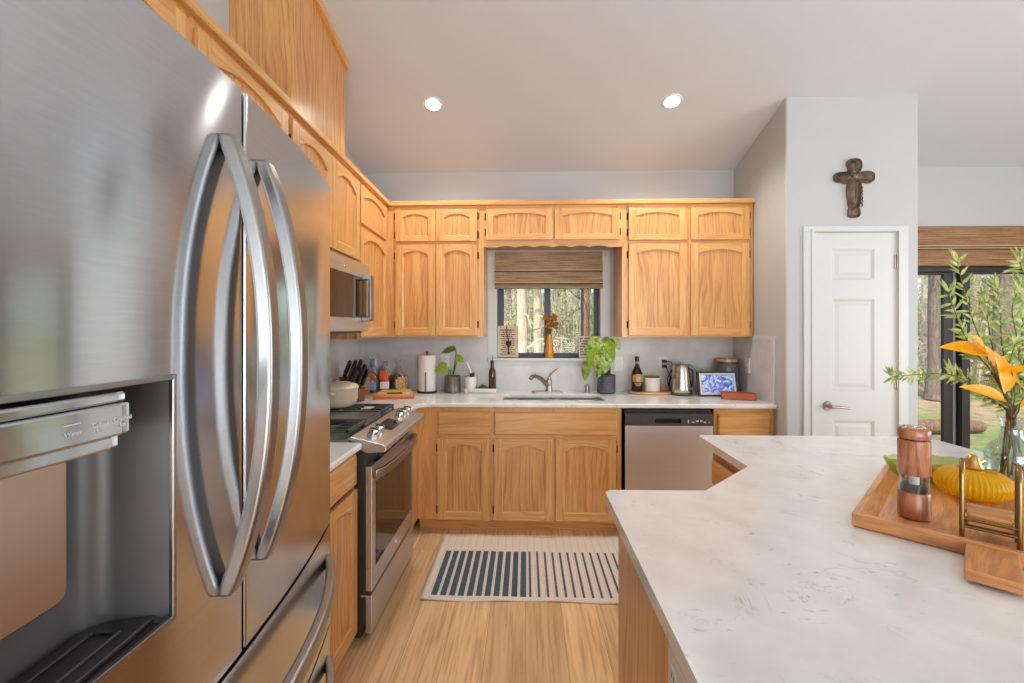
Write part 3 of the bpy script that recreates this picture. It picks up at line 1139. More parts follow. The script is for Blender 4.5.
def left_cab(name, label, y0, y1, zb, zt, stiles, rails):
    r = cabinet(name, label, (xl(y0), y0, 0), RZ + .031, y1 - y0, zt, .303, stiles, rails, toe=zb)
    return r


y0, y1 = 2.745, YF - .001
w = y1 - y0
r = left_cab('corner_cabinet', 'oak corner wall cabinet with one tall and one small arched door beside the microwave', y0, y1, ZB, ZT, [(0, .03), (w - .05, w)], [(ZB, ZB + .03), (zt1 - .01, zs0 + .01), (zs1 - .01, ZT)])
cab_door(r, .012, w - .055, zt0, zt1, .05, 'R'); cab_door(r, .012, w - .055, zs0, zs1, .045, 'R', (.25, .75))
y0, y1 = 1.875, 2.743
w = y1 - y0
r = left_cab('cabinet_over_microwave', 'oak wall cabinet with two arched doors above the microwave', y0, y1, 1.83, ZT, [(0, .03), (w - .03, w), (.425, .455)], [(1.83, 1.86), (zs1 - .01, ZT)])
cab_door(r, .014, .437, 1.845, zs1, .05, 'L', (.2, .8)); cab_door(r, .443, w - .010, 1.845, zs1, .05, 'R', (.2, .8))
y0, y1 = 1.298, 1.873
w = y1 - y0
r = left_cab('wall_cabinet', 'oak wall cabinet with arched doors between the refrigerator and the microwave', y0, y1, ZB, ZT, [(0, .03), (w - .03, w)], [(ZB, ZB + .03), (zt1 - .01, zs0 + .01), (zs1 - .01, ZT)])
cab_door(r, .014, w - .022, zt0, zt1, .05, 'R'); cab_door(r, .014, w - .022, zs0, zs1, .045, 'R', (.3, .8))
y0, y1 = .09, 1.296
w = y1 - y0
r = left_cab('cabinet_over_refrigerator', 'oak wall cabinet with arched doors above the stainless refrigerator', y0, y1, 1.86, ZT, [(0, .03), (w - .03, w), (.58, .62)], [(1.86, 1.89), (zs1 - .01, ZT)])
cab_door(r, .014, .59, 1.875, zs1, .045, 'L', (.2, .8)); cab_door(r, .61, w - .022, 1.875, zs1, .045, 'R', (.2, .8))

# crown board running round both walls
prof = [(0, 0), (-.026, 0), (-.030, .004), (-.030, .031), (-.027, .034), (.30, .034), (.30, 0)]
mb = MB()
zc = 2.355
mb.prism([(YF + a, zc + b) for a, b in prof], 0, XF + .0, XR - .002, 0)
tag(struct(mb.build('trim_4', OAK)))
mb = MB()
vs = []
npf = len(prof)
vs = [(xl(yy) - a, yy, zc + b) for yy in (.14, YF) for a, b in prof]
mb.faces(vs, [tuple(range(npf))[::-1], tuple(range(npf, 2 * npf))] + [(k, (k + 1) % npf, npf + (k + 1) % npf, npf + k) for k in range(npf)], 1)
tag(struct(mb.build('trim_5', OAK)))

# oak vent chase rising to the sloped ceiling
ch = thing('vent_chase', 'oak panelled vent chase rising from the cabinet tops to the sloped ceiling', 'vent chase', (-1.078, 2.03, 2.395))
cy0, cy1, cx = 0.0, .622, .0
dz = lambda y: ceil_z(2.03 + y) - 2.395
mb = MB(); mb.prism([(cy0 + .012, 0), (cy1, 0), (cy1, dz(cy1)), (cy0 + .012, dz(cy0 + .012))], 0, -.02, 0.0, 2)
mb.build('front_panel', OAK_PANEL, ch)
mb = MB(); mb.box(-.286, -.0, 0, .012, 0, dz(0) + .002, 2)
mb.build('side_panel', OAK_PANEL, ch)
mb = MB(); mb.box(-.286, -.02, cy1 - .012, cy1, 0, dz(cy1), 2)
mb.build('side_panel', OAK_PANEL, ch)
mb = MB(); mb.prism([(cy0 - .02, dz(-.02) - .05), (cy1 + .012, dz(cy1 + .012) - .05), (cy1 + .012, dz(cy1 + .012)), (cy0 - .02, dz(-.02))], 0, .0, .022, 1)
mb.build('ceiling_trim', OAK, ch, bevel=.002)

# --- base cabinets, back run
YFB = 3.125                      # face frame plane
YD = YFB - .021
HB = .884
TOE = .095
db0, db1 = .100, .664            # doors
dr0, dr1 = .690, .848            # drawers


def bx(px):
    return at_y(px, 450, YD).x


a0, a1 = -.7565, bx(490.5)
r = cabinet('base_cabinet', 'oak base cabinet with one drawer and arched door in the corner beside the range', (a0, YFB, 0), 0, a1 - a0, HB, .59, [(0, bx(438) - a0 + .012), (a1 - a0 - .02, a1 - a0)], [(TOE, TOE + .03), (db1 - .01, dr0 + .01), (dr1 - .01, HB)], toe=TOE)
cab_drawer(r, bx(437.3) - a0, bx(489.3) - a0, dr0, dr1)
cab_door(r, bx(437.3) - a0, bx(489.3) - a0, db0, db1, .045, 'L')
b0, b1 = a1 + .001, bx(622)
r = cabinet('sink_cabinet', 'oak sink base cabinet with a wide false drawer front over two arched doors', (b0, YFB, 0), 0, b1 - b0, HB, .59, [(0, .02), (b1 - b0 - .03, b1 - b0), (bx(553) - b0 - .01, bx(556) - b0 + .01)], [(TOE, TOE + .03), (db1 - .01, dr0 + .01), (dr1 - .01, HB)], toe=TOE, top=False)
cab_drawer(r, bx(494) - b0, bx(617.5) - b0, dr0, dr1)
cab_door(r, bx(494) - b0, bx(553.5) - b0, db0, db1, .05, 'L'); cab_door(r, bx(555.8) - b0, bx(616.5) - b0, db0, db1, .05, 'R')
e0, e1 = bx(715), XR - .004
r = cabinet('base_cabinet', 'narrow oak base cabinet between the dishwasher and the pantry wall', (e0, YFB, 0), 0, e1 - e0, HB, .59, [(0, .03), (e1 - e0 - .03, e1 - e0)], [(TOE, TOE + .03), (db1 - .01, dr0 + .01), (dr1 - .01, HB)], toe=TOE)
cab_drawer(r, .022, e1 - e0 - .03, dr0, dr1)
cab_door(r, .022, e1 - e0 - .03, db0, db1, .05, 'R')
# corner filler on the left run
fil = MB(); fil.box(-.02, 0, 2.788, YFB + .018, TOE, HB, 2); fil.box(-.085, -.065, 2.788, YFB + .06, 0, TOE, 1)
f = fil.build('corner_filler', OAK_PANEL); at(f, (-.757, 0, 0)); tag(f, 'plain oak filler panel in the corner between range and base cabinets', 'panel')
# --- base cabinet between range and fridge
y0, y1 = 1.13, 2.012
w = y1 - y0
r = cabinet('base_cabinet', 'oak base cabinet with drawer and arched door between refrigerator and range', (-.775, y0, 0), RZ, w, HB, .585, [(0, .03), (w - .03, w)], [(TOE - .03, TOE), (db1 - .01, dr0 + .01), (dr1 - .01, HB)], toe=TOE - .03)
for a, b, hg in ((.02, .42, 'L'), (.43, w - .016, 'R')):
    cab_drawer(r, a, b, .728, .865)
    cab_door(r, a, b, .068, .71, .045, hg)

# --- worktops
QZ = m_quartz()
ctr_in = [(-.735, 2.96)] + arc(-.635, 2.98, .1, pi, pi / 2, 8)[1:]
out = [(XL + .001, 2.786), (-.735, 2.786)] + ctr_in + [(XR - .003, 3.08), (XR - .003, YB - .001), (XL + .001, YB - .001)]
SH = (-.165, .572, 3.205, 3.515)


def rrect(xa, xb, ya, yb, r, n=5):
    return arc(xb - r, yb - r, r, 0, pi / 2, n) + arc(xa + r, yb - r, r, pi / 2, pi, n) + arc(xa + r, ya + r, r, pi, 1.5 * pi, n) + arc(xb - r, ya + r, r, 1.5 * pi, 2 * pi, n)


mb = slab(out, [rrect(SH[0], SH[1], SH[2], SH[3], .05)], HB, .914)
tag(mb.build('worktop', QZ, bevel=.009, bseg=3), 'white speckled quartz worktop with the sink cut into it', 'worktop')
mb = slab([(XL + .001, 1.125), (-.735, 1.125), (-.735, 2.0), (-.75, 2.014), (XL + .001, 2.014)], [], HB, .914)
tag(mb.build('worktop', QZ, bevel=.009, bseg=3), 'short white quartz worktop between the refrigerator and the range', 'worktop')

# ================================================================== REFRIGERATOR
FR = thing('refrigerator', 'large stainless french door refrigerator with ice and water dispenser', 'refrigerator', (-.411, .644, 0), pi / 2 + radians(4.0))
FW, FTOP, FDB = .455, 1.775, .962
BUL = .18


def fy(x):
    return BUL * x * x


def fprof(xa, xb, ra, rb, back, n=56, cuts=()):
    """plan outline of a bowed front from xa to xb with rounded corners"""
    xs = sorted(set([xa + ra + (xb - ra - rb - xa) * i / n for i in range(n + 1)] + [c for c in cuts]))
    pts = []
    yb = fy(xa) + ra
    pts += [(xa, back)]
    pts += [(xa + ra - ra * cos(t * pi / 12), fy(xa + ra) + ra - ra * sin(t * pi / 12)) for t in range(0, 6)] if ra else []
    pts += [(x, fy(x)) for x in xs]
    pts += [(xb - rb + rb * sin(t * pi / 12), fy(xb - rb) + rb - rb * cos(t * pi / 12)) for t in range(1, 7)] if rb else []
    pts += [(xb, back)]
    return pts


def bowed(xa, xb, z0, z1, ra, rb, back, hole=None, zr=.006):
    cuts = hole[:2] if hole else ()
    pts = fprof(xa, xb, ra, rb, back, cuts=cuts)
    zs = [z0, z1] if not hole else [z0, hole[2], hole[3], z1]
    mb = MB()
    bm = mb.bm
    rows = [[bm.verts.new((p[0], p[1], z)) for p in pts] for z in zs]
    for j in range(len(zs) - 1):
        for i in range(len(pts) - 1):
            if hole and j == 1 and pts[i][0] >= hole[0] - 1e-6 and pts[i + 1][0] <= hole[1] + 1e-6 and pts[i][1] < back - .001 and pts[i + 1][1] < back - .001:
                continue
            bm.faces.new((rows[j][i], rows[j][i + 1], rows[j + 1][i + 1], rows[j + 1][i]))
    bm.faces.new(rows[0][::-1])
    bm.faces.new(rows[-1])
    return mb


BACK = .085
HOLE = (-.352, -.139, 1.098, 1.374)
mb = MB(); mb.box(-FW + .008, FW - .008, BACK + .012, .86, .03, 1.755)
mb.build('body', DARKSTEEL, FR, bevel=.004)
mb = MB(); mb.box(-FW + .05, FW - .05, BACK + .02, .80, 0, .03); mb.build('foot_plate', BLACK, FR)
mb = MB(); mb.box(-FW + .01, FW - .01, BACK - .0, BACK + .012, .05, 1.75); mb.box(-.0032, .0032, .02, BACK, FDB, 1.75); mb.build('gasket', BLACK, FR)
dl = bowed(-FW, -.0035, FDB, FTOP, .018, .003, BACK, HOLE).build('door', STEEL, FR, smooth=True)
dr = bowed(.0035, FW, FDB, FTOP, .003, .018, BACK).build('door', STEEL, FR, smooth=True)
mb = MB()
for sx in (-FW + .06, FW - .06):
    mb.box(sx - .04, sx + .04, .06, .20, 1.755, 1.772)
mb.build('hinge_cover', GRAPHITE, FR, bevel=.004)
f1 = bowed(-FW, FW, .715, FDB - .008, .018, .018, BACK).build('drawer', STEEL, FR, smooth=True)
f2 = bowed(-FW, FW, .06, .708, .018, .018, BACK).build('drawer', STEEL, FR, smooth=True)


def v_handle(par, x, z0, z1):
    n = 30
    o, i_ = [], []
    for k in range(n + 1):
        t = k / n
        z = z0 + (z1 - z0) * t
        b = 1 - abs(2 * t - 1) ** 2.3
        yo_ = -.015 - .054 * b
        o.append((yo_, z))
        i_.append((min(yo_ + .021, fy(x) + .003) if .02 < t < .98 else fy(x) + .003, z))
    mb = MB(); mb.prism(o + i_[::-1], 0, x - .0135, x + .0135)
    return mb.build('handle', STEEL_BAR, par, bevel=.0045, smooth=True, bseg=3, angle=50)


v_handle(dl, -.047, 1.072, 1.690)
v_handle(dr, .047, 1.072, 1.690)


def h_handle(par, z, x0=-.415, x1=.415):
    n = 36
    o, i_ = [], []
    for k in range(n + 1):
        t = k / n
        x = x0 + (x1 - x0) * t
        b = 1 - abs(2 * t - 1) ** 2.6
        yo_ = -.013 - .050 * b
        o.append((x, fy(x) + yo_))
        i_.append((x, fy(x) + (min(yo_ + .020, .003) if .015 < t < .985 else .004)))
    mb = MB(); mb.prism(o + i_[::-1], 2, z - .015, z + .015)
    return mb.build('handle', STEEL_BAR, par, bevel=.005, smooth=True, bseg=3, angle=50)


h_handle(f1, .880)
h_handle(f2, .640)
# dispenser recess, control head, paddle and drip tray
hx0, hx1, hz0, hz1 = HOLE
mb = MB()
d = .082
n = 8
# rounded back corners: plan outline of the recess swept from tray to top
pl = [(hx0, fy(hx0) + .001)] + [(hx0 + .012 + .03 - .03 * cos(pi / 2 * k / n), d - .03 + .03 * sin(pi / 2 * k / n)) for k in range(n + 1)] + [(hx1 - .012 - .03 + .03 * sin(pi / 2 * k / n), d - .03 + .03 * cos(pi / 2 * k / n)) for k in range(n + 1)] + [(hx1, fy(hx1) + .001)]
vs = [(x, y, hz0 - .004) for x, y in pl] + [(x, y, hz1) for x, y in pl]
m = len(pl)
mb.faces(vs, [(i, i + 1, m + i + 1, m + i) for i in range(m - 1)] + [tuple(range(m)), tuple(range(m, 2 * m))])
rec = mb.build('dispenser_recess', RECESS, dl, smooth=True)
mb = MB()
for (xa, xb, za, zb) in ((hx1 - .0035, hx1 + .0025, hz0 - .003, hz1 + .003), (hx0 - .0025, hx0 + .0035, hz0 - .003, hz1 + .003)):
    mb.box(xa, xb, fy(hx1) - .0025, fy(hx1) + .003, za, zb)
for za, zb in ((hz0 - .003, hz0 + .003), (hz1 - .003, hz1 + .003)):
    npt = 12
    fr = [(hx0 + (hx1 - hx0) * k / npt, fy(hx0 + (hx1 - hx0) * k / npt) - .0025) for k in range(npt + 1)]
    mb.prism(fr + [(x, y + .0055) for x, y in fr[::-1]], 2, za, zb)
mb.build('dispenser_trim', STEEL_BAR, dl, bevel=.001)
mb = MB()
mx0, mx1 = hx0 + .004, -.203
mz0, mz1 = 1.313, 1.368
npt = 14
fr = [(mx0 + (mx1 - mx0) * k / npt, fy(mx0 + (mx1 - mx0) * k / npt) - .016 + .010 * max(0, (k / npt - .86) / .14) ** 2) for k in range(npt + 1)]
mb.prism(fr + [(mx1, .07), (mx0, .07)], 2, mz0 + .014, mz1 - .010)
fr2 = [(x, y + .010) for x, y in fr]
mb.prism([(x - .004 if k == npt else x, y) for k, (x, y) in enumerate(fr2)] + [(mx1 - .012, .07), (mx0, .07)], 2, mz0, mz0 + .0138)
mb.prism([(x, y + .004) for x, y in fr] + [(mx1, .07), (mx0, .07)], 2, mz1 - .0098, mz1)
mb.build('dispenser_control', STEEL, dl, bevel=.0025, bseg=2)
ft = lambda xx: Matrix.Translation((xx, fy(xx) - .0166, 0)) @ Matrix.Rotation(math.atan(2 * BUL * xx), 4, 'Z') @ Matrix.Rotation(pi / 2, 4, 'X')
for txt, xx, zz in (('Water', -.270, 1.3375), ('Cubed\nIce', -.246, 1.3405), ('Crushed\nIce', -.2235, 1.3415)):
    text_mesh('lettering', txt, .0056, ICON, dl, Matrix.Translation((0, 0, zz)) @ ft(xx))
mb = MB(); mb.box(-.277, -.263, fy(-.272) - .0172, fy(-.272) - .0155, 1.3465, 1.3475); mb.build('indicator_mark', ICON, dl)
mb = MB(); mb.prism(rrect(hx0 + .02, -.212, 1.163, 1.308, .012), 1, d - .028, d - .020); mb.build('dispenser_paddle', plain('pale_steel', (206, 190, 176), .3, 1.0, .05), dl, bevel=.002)
mb = MB(); mb.lathe([(.010, 0), (.010, .02)], (-.30, .055, 1.300), 14); mb.build('dispenser_spout', GRAPHITE, dl)
mb = MB()
mb.box(hx0 + .006, hx1 - .006, .02, d - .004, hz0, hz0 + .006)
mb.box(hx0 + .03, hx1 - .035, .033, .036, hz0 + .006, hz0 + .010); mb.box(hx0 + .03, hx1 - .035, .060, .063, hz0 + .006, hz0 + .010)
mb.box(hx0 + .03, hx0 + .033, .033, .063, hz0 + .006, hz0 + .010); mb.box(hx1 - .038, hx1 - .035, .033, .063, hz0 + .006, hz0 + .010)
mb.build('drip_tray', DARKSTEEL, dl, bevel=.0015)

# ================================================================== RANGE
RG = thing('range', 'slide-in gas range with stainless control panel and dark glass oven door', 'range', (-.70, 2.022, 0), pi / 2)
RW = .756
mb = MB(); mb.box(.004, RW - .004, .03, .63, .10, .895); mb.box(.03, RW - .03, .06, .60, 0, .10)
mb.build('body', GRAPHITE, RG, bevel=.003)
mb = MB(); mb.box(-.004, RW + .004, .085, .645, .905, .925); mb.build('cooktop', ENAMEL, RG, bevel=.004)
mb = MB(); mb.prism([(-.062, .866), (-.066, .872), (-.066, .892), (-.060, .899), (.095, .936), (.105, .930), (.105, .905), (.02, .862)], 0, -.004, RW + .004)
cp = mb.build('control_panel', STEEL_DW, RG, bevel=.003)
ang = math.atan2(.037, .155)
Mp = lambda x, s: Matrix.Translation((x, -.060 + s * cos(ang), .899 + s * sin(ang))) @ Matrix.Rotation(ang, 4, 'X')
for kx in (.085, .165, .525, .60, .675):
    mb = MB(); mb.lathe([(.029, -.001), (.029, .006), (.024, .008), (.0235, .034), (.021, .037)], (0, 0, 0), 24)
    mb.box(-.003, .003, -.022, .022, .034, .041)
    k = mb.build('knob', CHROME, RG, smooth=True)
    k.data.transform(Mp(kx, .085))
mb = MB(); mb.box(.245, .455, -.04, .045, 0, .0012)
k = mb.build('display', DARKPRINT, RG); k.data.transform(Mp(0, .083))
mb = MB()
for i in range(4):
    for j in range(3):
        mb.box(.30 + i * .034, .318 + i * .034, -.025 + j * .022, -.016 + j * .022, .001, .0018)
k = mb.build('display_marks', DARKSTEEL, RG); k.data.transform(Mp(0, .083))
# burners and grates
for bx_, by_, br_ in ((.15, .24, .04), (.15, .50, .033), (.60, .24, .045), (.60, .50, .033)):
    mb = MB(); mb.lathe([(br_ + .012, .0), (br_ + .012, .006), (br_, .008), (br_, .016), (br_ - .006, .02), (br_ - .007, .024), (.001, .026)], (bx_, by_, .925), 22)
    mb.build('burner', IRON, RG, smooth=True)
for gx0, gx1 in ((.018, .252), (.258, .498), (.504, .738)):
    z0, z1 = .946, .962
    if gx0 == .258:
        mb = MB(); mb.prism(rrect(gx0, gx1, .115, .623, .015), 2, .944, .956)
        mb.prism(rrect(gx0, gx1, .115, .623, .015), 2, .928, .944)
        gp_ = mb.build('griddle', GRIDDLE, RG, bevel=.003)
        mb = MB(); mb.box(gx0, gx1, .115, .127, .956, .963); mb.box(gx0, gx1, .611, .623, .956, .963); mb.box(gx0, gx0 + .01, .127, .611, .956, .963); mb.box(gx1 - .01, gx1, .127, .611, .956, .963)
        mb.build('griddle_rim', IRON, gp_, bevel=.002)
        continue
    mb = MB()
    mb.box(gx0, gx1, .115, .128, z0 - .002, z1); mb.box(gx0, gx1, .610, .623, z0 - .002, z1)
    mb.box(gx0, gx0 + .012, .115, .623, z0, z1); mb.box(gx1 - .012, gx1, .115, .623, z0, z1)
    mb.box(gx0, gx1, .362, .374, z0, z1)
    for q in range(1, 4):
        xx = gx0 + (gx1 - gx0) * q / 4
        for ya, yb in ((.115, .20), (.28, .45), (.535, .623)):
            mb.prism([(ya, z0), (yb, z0), (yb, z1 + .001), (yb - .02, z1 + .004), (ya + .02, z1 + .004), (ya, z1 + .001)], 0, xx - .005, xx + .005)
    for fx in (gx0 + .006, gx1 - .006):
        for fy_ in (.121, .617):
            mb.lathe([(.008, .925 - z0), (.006, .0)], (fx, fy_, z0), 8)
    mb.build('grate', IRON, RG, bevel=.002)
# oven door
od = MB()
oz0, oz1 = .232, .80
ob = .055
od.box(0, RW, -.002, .028, oz0, oz0 + .10); od.box(0, RW, -.002, .028, oz1 - .085, oz1)
od.box(0, ob, -.002, .028, oz0 + .10, oz1 - .085); od.box(RW - ob, RW, -.002, .028, oz0 + .10, oz1 - .085)
odo = od.build('oven_door', STEEL_DW, RG, bevel=.003)
mb = MB(); mb.box(ob - .002, RW - ob + .002, -.0035, .02, oz0 + .098, oz1 - .083); mb.build('oven_window', BLACKGLASS, odo)
mb = MB()
for i in range(5):
    mb.box(.09 + i * .125, .17 + i * .125, .003, .024, oz1 - .0005, oz1 + .001)
mb.build('vent_slot', BLACK, odo)
# wide bowed towel-bar handle
n = 24
o_, i2 = [], []
for k in range(n + 1):
    t = k / n
    x = .012 + (RW - .024) * t
    b = sin(pi * t) ** .45
    o_.append((x, -.022 - .040 * b)); i2.append((x, -.002 - .045 * sin(pi * min(max((t - .03) / .94, 0), 1)) ** .45))
mb = MB(); mb.prism(o_ + i2[::-1], 2, .742, .782); mb.build('handle', STEEL_BAR, odo, bevel=.005, smooth=True, angle=50)
mb = MB(); mb.lathe([(.013, -.0045), (.014, -.002)], (RW / 2, 0, oz0 + .05), 20, 1); mb.build('emblem', CHROME, odo, smooth=True)
mb = MB(); mb.box(0, RW, -.002, .028, .042, .212); mb.box(.0, RW, .0, .05, .205, .214)
mb.build('drawer', STEEL_DW, RG, bevel=.003)

# ================================================================== MICROWAVE
MW = thing('microwave', 'stainless over-the-range microwave with dark window and bar handle', 'microwave', (-.965, 1.972, 1.412), pi / 2)
mw, mh = .757, .398
mb = MB(); mb.box(0, mw, .02, .365, .004, mh); mb.build('body', DARKSTEEL, MW, bevel=.003)
mb = MB(); mb.box(0, mw, -.004, .02, .0, mh)
md_ = mb.build('door', STEEL_DW, MW, bevel=.004)
mb = MB(); mb.prism(rrect(.05, .715, .075, .315, .01), 1, -.006, .0); mb.build('window', BLACKGLASS, md_)
mb = MB()
hpts = [(-.004, .058), (-.050, .058), (-.060, .068), (-.060, .320), (-.050, .330), (-.004, .330), (-.004, .300), (-.040, .300), (-.040, .088), (-.004, .088)]
mb.prism(hpts, 0, .636, .690)
mb.build('handle', STEEL_BAR, md_, bevel=.004, smooth=True, angle=50)
mb = MB(); mb.lathe([(.012, -.0055), (.013, -.003)], (.40, 0, .352), 20, 1); mb.build('emblem', CHROME, md_, smooth=True)
mb = MB(); mb.box(.02, mw - .02, .03, .30, -.012, .004); mb.build('bottom_vent', GRAPHITE, MW)

# ================================================================== DISHWASHER
g0, g1 = bx(625), bx(713)
DWS = thing('dishwasher', 'stainless dishwasher with dark control strip and pocket handle', 'dishwasher', (g0, YD - .004, 0))
w = g1 - g0
mb = MB(); mb.box(.004, w - .004, .03, .57, .10, .868); mb.build('tub', GRAPHITE, DWS)
mb = MB(); mb.box(0, w, 0, .03,   .095, .762); mb.build('door', STEEL_DW, DWS, bevel=.004)
mb = MB()
ha, hb, za, zb = w * .34, w * .635, .782, .812
mb.box(0, w, -.004, .03, .765, za); mb.box(0, w, -.004, .03, zb, .846); mb.box(0, ha, -.004, .03, za, zb); mb.box(hb, w, -.004, .03, za, zb)
mb.prism([(-.004, .846), (.03, .846), (.03, .853), (.006, .853)], 0, 0, w)
mb.build('control_strip', DARKSTEEL, DWS)
mb = MB(); mb.box(ha, hb, .018, .03, za, zb); mb.build('pocket_handle', BLACK, DWS)
mb = MB()
for q, (a, b) in enumerate(((.71, .722), (.76, .785), (.80, .835), (.85, .875), (.89, .915), (.945, .955))):
    z = .784 + (.008 if q in (2, 3) else 0)
    mb.box(w * a, w * b, -.0048, -.0035, z, z + (.020 if q == 0 else .010))
mb.build('control_mark', ICON, DWS)
mb = MB(); mb.box(0, w, .06, .075, 0, .092); mb.build('toe_panel', BLACK, DWS)

# ================================================================== SINK AND FAUCET
SK = thing('sink', 'double bowl stainless undermount sink set in the white worktop', 'sink', ((SH[0] + SH[1]) / 2, (SH[2] + SH[3]) / 2, .70))
hw, hd = (SH[1] - SH[0]) / 2 + .008, (SH[3] - SH[2]) / 2 + .008


def bowl(xa, xb):
    mb = MB()
    top = rrect(xa, xb, -hd, hd, .055, 6); low = rrect(xa + .02, xb - .02, -hd + .02, hd - .02, .05, 6)
    m = len(top)
    vs = [(x, y, HB - .701) for x, y in top] + [(x, y, .02) for x, y in low] + [(x * .3 + (xa + xb) * .35, y * .3, .01) for x, y in low]
    fs = [(i, (i + 1) % m, m + (i + 1) % m, m + i) for i in range(m)] + [(m + i, m + (i + 1) % m, 2 * m + (i + 1) % m, 2 * m + i) for i in range(m)] + [tuple(range(2 * m, 3 * m))]
    mb.faces(vs, fs)
    b = mb.build('bowl', plain('sink_steel', (206, 200, 194), .4, .55, .03), SK, smooth=True, thick=.0015)
    mb = MB(); mb.lathe([(.04, .012), (.04, .016), (.028, .016), (.02, .012)], ((xa + xb) / 2, 0, 0), 20); mb.build('drain', CHROME, b, smooth=True)


bowl(-hw, -.012); bowl(.012, hw)
mb = MB(); mb.box(-.012, .012, -hd, hd, HB - .725, HB - .703); mb.build('divider', plain('sink_divider', (190, 186, 182), .28, 1.0, .03), SK, bevel=.004)
fp = at_z(547, 391.5, .914)
FC = thing('faucet', 'satin chrome single lever kitchen faucet on a base plate', 'faucet', (fp.x, fp.y - .06, .914))
mb = MB(); mb.prism(rrect(-.125, .125, -.028, .028, .027), 2, 0, .012); mb.build('base_plate', NICKEL, FC, bevel=.003)
mb = MB(); mb.lathe([(.03, .012), (.026, .03), (.023, .07), (.026, .09), (.022, .105), (.004, .112)], (.012, 0, 0), 20); mb.build('body', NICKEL, FC, smooth=True)
mb = MB(); mb.tube([(.012, 0, .045), (-.02, -.03, .085), (-.06, -.075, .125), (-.10, -.12, .145), (-.125, -.15, .143), (-.135, -.165, .125)], [.019, .018, .016, .014, .014, .015], 12); mb.build('spout', NICKEL, FC, smooth=True)
mb = MB(); mb.tube([(.012, 0, .105), (.02, .004, .135), (.045, .004, .165), (.085, 0, .195)], [.018, .012, .008, .007], 10, .7); mb.build('lever', NICKEL, FC, smooth=True)
ap = at_z(587, 391.5, .914)
AG = MB(); AG.lathe([(.019, 0), (.019, .04), (.016, .055), (.008, .06)], (0, 0, 0), 18)
a = at(AG.build('air_gap_cap', NICKEL, None, smooth=True), (ap.x, ap.y - .02, .914)); tag(a, 'small metal air gap cap behind the sink beside the dark ribbed pot', 'air gap')

# ================================================================== ISLAND
IX0, IX1 = .25, 1.895
pts = arc(IX0 + .03, 1.415, .03, pi, pi / 2, 5) + [(.57, 1.447), (.828, 1.706)] + arc(.855, 2.17, .027, pi, pi / 2, 5) + [(1.868, 2.197), (1.895, 2.17), (1.895, -.25), (IX0, -.25)]
mb = slab(pts, [], .880, .914)
tag(mb.build('island_worktop', QZ, bevel=.015, bseg=4), 'large white veined quartz top of the kitchen island', 'worktop')
IS = thing('island_cabinet', 'oak island base with plain end panel and an angled corner drawer front', 'cabinet', (1.07, .9, 0))
L = lambda x, y: (x - 1.07, y - .9)
ixp = .288
mb = MB()
pp = [L(ixp, -.2), L(1.84, -.2), L(1.84, 2.15), L(.888, 2.15), L(.888, 1.69), L(.555, 1.408), L(ixp, 1.408)]
mb.prism(pp, 2, .09, .88, 2)
mb.build('carcass', OAK_PANEL, IS)
mb = MB(); mb.prism([L(ixp + .06, -.18), L(1.78, -.18), L(1.78, 2.09), L(.96, 2.09), L(.96, 1.66), L(.53, 1.35), L(ixp + .06, 1.35)], 2, 0, .09, 1); mb.build('toe_kick', OAK_PANEL, IS)
# drawer and door on the side of the far leg that faces the sink corner
for part in (cab_drawer(IS, .012, .42, .70, .815), cab_door(IS, .012, .42, .11, .68, .05, 'L')):
    part.location = (L(.888, 2.15)[0], L(.888, 2.15)[1], 0)
    part.rotation_euler = (0, 0, -pi / 2)
OU = thing('outlet', 'white outlet plate on the oak end panel of the island', 'outlet', (ixp, .845, .745), -pi / 2)
ol = MB(); ol.box(-.057, .057, -.006, 0, -.06, .06)
ol.build('cover_plate', WHITE_PLASTIC, OU, bevel=.002)
for sx in (-.023, .023):
    mb = MB(); mb.prism(rrect(sx - .017, sx + .017, -.034, .034, .006), 1, -.008, -.005); k = mb.build('receptacle', WHITE_PLASTIC, OU)
    mb = MB()
    for z in (-.018, .018):
        mb.box(sx - .007, sx - .005, -.0085, -.0075, z - .005, z + .005); mb.box(sx + .005, sx + .007, -.0085, -.0075, z - .005, z + .005)
    mb.build('slot', BLACK, k)

# ================================================================== WALL FITTINGS, LIGHTS, CROSS, RUG
def plate(name, label, cat, loc, rz, w, h, kind):
    r = thing(name, label, cat, loc, rz)
    mb = MB(); mb.box(-w / 2, w / 2, -.006, 0, -h / 2, h / 2); mb.build('cover_plate', WHITE_PLASTIC, r, bevel=.002)
    mb = MB(); mb.prism(rrect(-.017, .017, -.034, .034, .005), 1, -.0085, -.005); k = mb.build('rocker' if kind == 'switch' else 'receptacle', CERAMIC, r, bevel=.001)
    if kind != 'switch':
        mb = MB()
        for z in (-.02, .02):
            mb.box(-.008, -.006, -.0092, -.008, z - .005, z + .005); mb.box(.006, .008, -.0092, -.008, z - .005, z + .005)
        mb.build('slot', BLACK, k)
    return r


yw = YB - .014
for px_, py_, w, nm, lb in ((618.9, 363.8, .07, 'light_switch', 'white rocker switch plate on the backsplash right of the trailing plant'), (663, 363.5, .07, 'outlet', 'white outlet plate on the backsplash with two black plugs in it'), (445, 361.3, .07, 'outlet', 'white outlet plate on the backsplash behind the plant cutting in the grey pot')):
    p = at_y(px_, py_, yw)
    plate(nm, lb, 'light switch' if nm == 'light_switch' else 'outlet', tuple(p), 0, w, .115, 'switch' if nm == 'light_switch' else 'outlet')
plate('outlet', 'white outlet plate on the side splash near the pantry corner', 'outlet', (XR - .014, 3.46, 1.148), -pi / 2, .075, .12, 'outlet')

